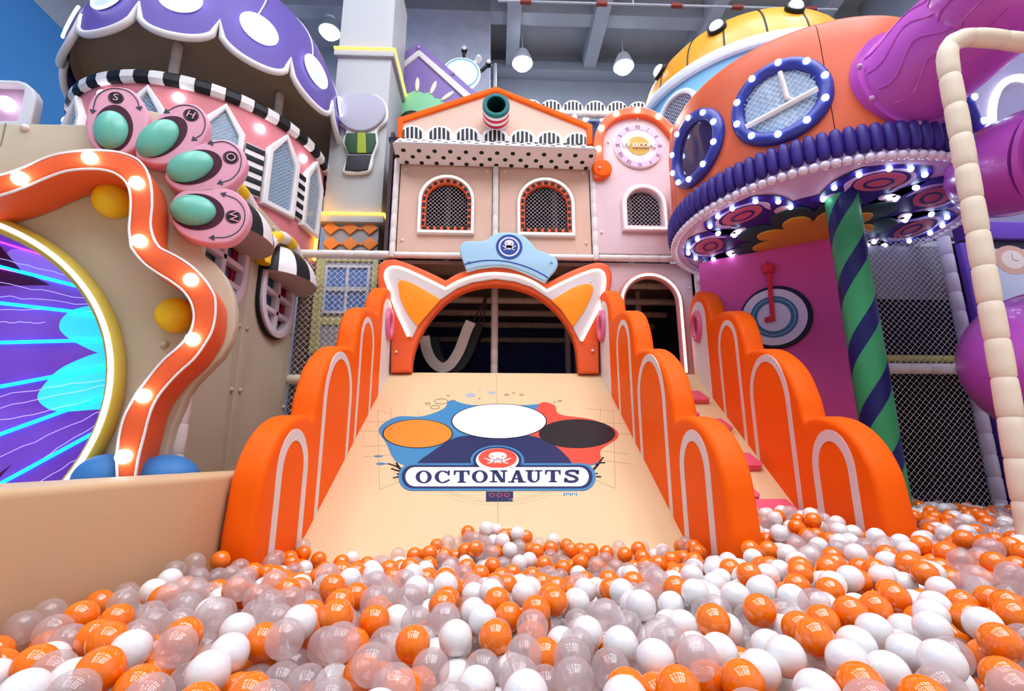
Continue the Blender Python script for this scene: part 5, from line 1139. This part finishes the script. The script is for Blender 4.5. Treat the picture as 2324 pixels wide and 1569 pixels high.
def floor_at(x, y):
    """lowest centre height at x, y, or None where solid things stand"""
    if x < -1.172 + BRr: return None
    if y > 2.2 - BRr:
        if -1.17 - BRr < x < RX0 + BRr - .004: return None
        if RX1 - BRr < x < RX1 + .15 + BRr: return None
        xr = xr_face(y)
        if xr - BRr < x < xr + .152 + BRr: return None
    z = BRr
    if y > 2.0 and RX0 < x < xr_face(y): z = max(z, (y - Y0) * math.tan(th) + BRr / math.cos(th))
    if (x - PC[0]) ** 2 + (y - PC[1]) ** 2 < (PRd + BRr) ** 2: return None
    if y > 3.75 - BRr: return None
    d = (x - 2.0) * (-.55) * -1 + (y - 4.365) * .835
    if (x - 2.0) * .55 + (y - 4.365) * .835 > -BRr - .01: return None
    return z
cellsz = BD; grid = {}; PTS = []
XR = lambda y: 1.16 * y + .62
sites = []
for yi in np.arange(.12, 3.72, .058):
    for xi in np.arange(-1.14, min(4.6, XR(yi)), .058): sites.append((xi, yi))
K = 7
def near(x, y):
    i, j = int(x // cellsz), int(y // cellsz); r = []
    for a in (-2, -1, 0, 1, 2):
        for b in (-2, -1, 0, 1, 2): r += grid.get((i + a, j + b), ())
    return r
rnd = random.Random(5)
for layer in range(7):
    order = sites[:]; rnd.shuffle(order); added = 0
    for sx, sy in order:
        if layer and surf(sx, sy) < layer * .045: continue
        nb_ = near(sx, sy); best = None
        for c in range(K):
            x = sx + rnd.uniform(-.05, .05); y = sy + rnd.uniform(-.05, .05); z = floor_at(x, y)
            if z is None: continue
            for qx, qy, qz in nb_:
                d2 = (qx - x) ** 2 + (qy - y) ** 2
                if d2 < BD * BD:
                    t = qz + math.sqrt(BD * BD - d2)
                    if t > z: z = t
            if best is None or z < best[2]: best = (x, y, z)
        if best is None or best[2] + BRr * .6 > surf(best[0], best[1]) + rnd.uniform(-.012, .018): continue
        PTS.append(best); grid.setdefault((int(best[0] // cellsz), int(best[1] // cellsz)), []).append(best); added += 1
    if added < 30: break
B = np.array(PTS)
# which of them show, and how large: splat discs into a small depth picture
SW_, SH_ = 775, 523; sc3 = SW_ / 2324.0
v = B - O; zc = v @ FW; ux = (1162 + F * (v @ RT) / zc) * sc3; uy = (784.5 - F * (v @ UP) / zc) * sc3; rad = F * BRr / zc * sc3
zbuf = np.full((SH_, SW_), 1e9); ib = np.full((SH_, SW_), -1, int)
for i in np.argsort(zc):
    if zc[i] < .05: continue
    x0, x1 = int(max(0, ux[i] - rad[i])), int(min(SW_ - 1, ux[i] + rad[i] + 1)); y0, y1 = int(max(0, uy[i] - rad[i])), int(min(SH_ - 1, uy[i] + rad[i] + 1))
    if x1 <= x0 or y1 <= y0: continue
    yy, xx = np.mgrid[y0:y1 + 1, x0:x1 + 1]; mm = ((xx - ux[i]) ** 2 + (yy - uy[i]) ** 2 < rad[i] ** 2) & (zbuf[y0:y1 + 1, x0:x1 + 1] > zc[i])
    zbuf[y0:y1 + 1, x0:x1 + 1][mm] = zc[i]; ib[y0:y1 + 1, x0:x1 + 1][mm] = i
seen = np.bincount(ib[ib >= 0].ravel(), minlength=len(B))
# colours in loose drifts as in the pit
def nz2(x, y, s): return math.sin(x * 2.3 * s + 1.3) * math.sin(y * 2.9 * s + .4) + .6 * math.sin(x * 4.1 * s - y * 3.3 * s + 2.0)
kind = np.zeros(len(B), int)
for i, (x, y, z) in enumerate(B):
    pc = .36 + .10 * nz2(x + 3, y, .8) - (.14 if x > .55 and y < 2 else 0) - (.12 if y > 2.8 else 0) + (.08 if x < -.2 and y < 1.6 else 0)
    po_ = .33 + .10 * nz2(x, y + 2, 1.0) + (.08 if y > 1.9 and x < 1.2 else 0) + (.08 if y > 2.6 and x > 1.2 else 0)
    pc = min(.6, max(.12, pc)); po_ = min(.6, max(.15, po_)); t = rnd.random()
    kind[i] = 0 if t < po_ else (2 if t < po_ + pc else 1)
OB = M("orange_ball_plastic", "#FF7C06", .05, coat=.15)
WB = M("white_ball_plastic", "#F1EFEC", .05, coat=.15)
CB = bpy.data.materials.new("clear_ball_plastic"); CB.use_nodes = True; nt = CB.node_tree; b = nt.nodes["Principled BSDF"]
nt.nodes.remove(b)
tr = nt.nodes.new("ShaderNodeBsdfTransparent"); tr.inputs[0].default_value = (.98, .96, .96, 1)
df = nt.nodes.new("ShaderNodeBsdfDiffuse"); df.inputs[0].default_value = lin("#F6ECEA"); tl = nt.nodes.new("ShaderNodeBsdfTranslucent"); tl.inputs[0].default_value = lin("#F6ECEA")
m1 = nt.nodes.new("ShaderNodeMixShader"); m1.inputs[0].default_value = .5; nt.links.new(df.outputs[0], m1.inputs[1]); nt.links.new(tl.outputs[0], m1.inputs[2])
m2 = nt.nodes.new("ShaderNodeMixShader"); m2.inputs[0].default_value = .33; nt.links.new(tr.outputs[0], m2.inputs[1]); nt.links.new(m1.outputs[0], m2.inputs[2])
gl = nt.nodes.new("ShaderNodeBsdfGlossy"); gl.inputs["Roughness"].default_value = .05; lw = nt.nodes.new("ShaderNodeLayerWeight"); lw.inputs["Blend"].default_value = .5; pw_ = nt.nodes.new("ShaderNodeMath"); pw_.operation = "POWER"; pw_.inputs[1].default_value = 4.0; nt.links.new(lw.outputs["Facing"], pw_.inputs[0]); fz = nt.nodes.new("ShaderNodeMapRange"); fz.inputs[3].default_value = .06; fz.inputs[4].default_value = .45; nt.links.new(pw_.outputs[0], fz.inputs[0])
m3 = nt.nodes.new("ShaderNodeMixShader"); nt.links.new(fz.outputs[0], m3.inputs[0]); nt.links.new(m2.outputs[0], m3.inputs[1]); nt.links.new(gl.outputs[0], m3.inputs[2])
nt.links.new(m3.outputs[0], nt.nodes["Material Output"].inputs["Surface"])
for m_ in (OB, WB): m_.node_tree.nodes["Principled BSDF"].inputs["Specular IOR Level"].default_value = .9
BM = [OB, WB, CB]
NAMES = [("orange_ball", "glossy opaque orange plastic ball lying loose in the ball pit", "orange ball", "orange balls in the pit"),
         ("white_ball", "glossy opaque white plastic ball lying loose in the ball pit", "white ball", "white balls in the pit"),
         ("clear_ball", "see-through clear plastic ball lying loose in the ball pit", "clear ball", "clear balls in the pit")]
def ball_mesh(name, mat, sub):
    bm = bmesh.new(); bmesh.ops.create_icosphere(bm, subdivisions=sub, radius=BRr); me = bpy.data.meshes.new(name); bm.to_mesh(me); bm.free()
    me.materials.append(mat); me.polygons.foreach_set("use_smooth", [True] * len(me.polygons)); return me
for k in range(3):
    nm, lab, cat, grp = NAMES[k]; me = ball_mesh(nm, BM[k], 4); ids = np.where(kind == k)[0]; ids = ids[np.argsort(-seen[ids])]
    for i in ids[:300]:
        o_ = bpy.data.objects.new(nm, me); COL.objects.link(o_); o_.location = B[i]; o_.rotation_euler = (rnd.random() * 6, rnd.random() * 6, 0); tag(o_, lab, cat, grp)
    rest = ids[300:]
    src = ball_mesh(nm + "_mass_unit", BM[k], 3)
    pm_ = bpy.data.meshes.new(nm + "_mass"); pm_.from_pydata(B[rest].tolist(), [], []); mo = bpy.data.objects.new(nm + "_mass", pm_); COL.objects.link(mo)
    ng = bpy.data.node_groups.new(nm + "_fill", 'GeometryNodeTree'); ng.interface.new_socket("Geometry", in_out='INPUT', socket_type='NodeSocketGeometry'); ng.interface.new_socket("Geometry", in_out='OUTPUT', socket_type='NodeSocketGeometry')
    gi_, go_ = ng.nodes.new("NodeGroupInput"), ng.nodes.new("NodeGroupOutput"); ip = ng.nodes.new("GeometryNodeInstanceOnPoints"); ic = ng.nodes.new("GeometryNodeMeshIcoSphere"); ic.inputs["Radius"].default_value = BRr; ic.inputs["Subdivisions"].default_value = 4
    sm_ = ng.nodes.new("GeometryNodeSetMaterial"); sm_.inputs["Material"].default_value = BM[k]; ss = ng.nodes.new("GeometryNodeSetShadeSmooth")
    ng.links.new(gi_.outputs[0], ip.inputs["Points"]); ng.links.new(ic.outputs["Mesh"], ss.inputs["Geometry"]); ng.links.new(ss.outputs[0], sm_.inputs["Geometry"]); ng.links.new(sm_.outputs[0], ip.inputs["Instance"]); ng.links.new(ip.outputs[0], go_.inputs[0])
    mo.modifiers.new("fill", 'NODES').node_group = ng; pm_.materials.append(BM[k])
    tag(mo, f"mass of {('orange', 'white', 'clear')[k]} plastic balls filling the rest of the pit", cat, None, "stuff")
    bpy.data.meshes.remove(src)
print("BALLS", len(B), "seen", int((seen > 0).sum()))
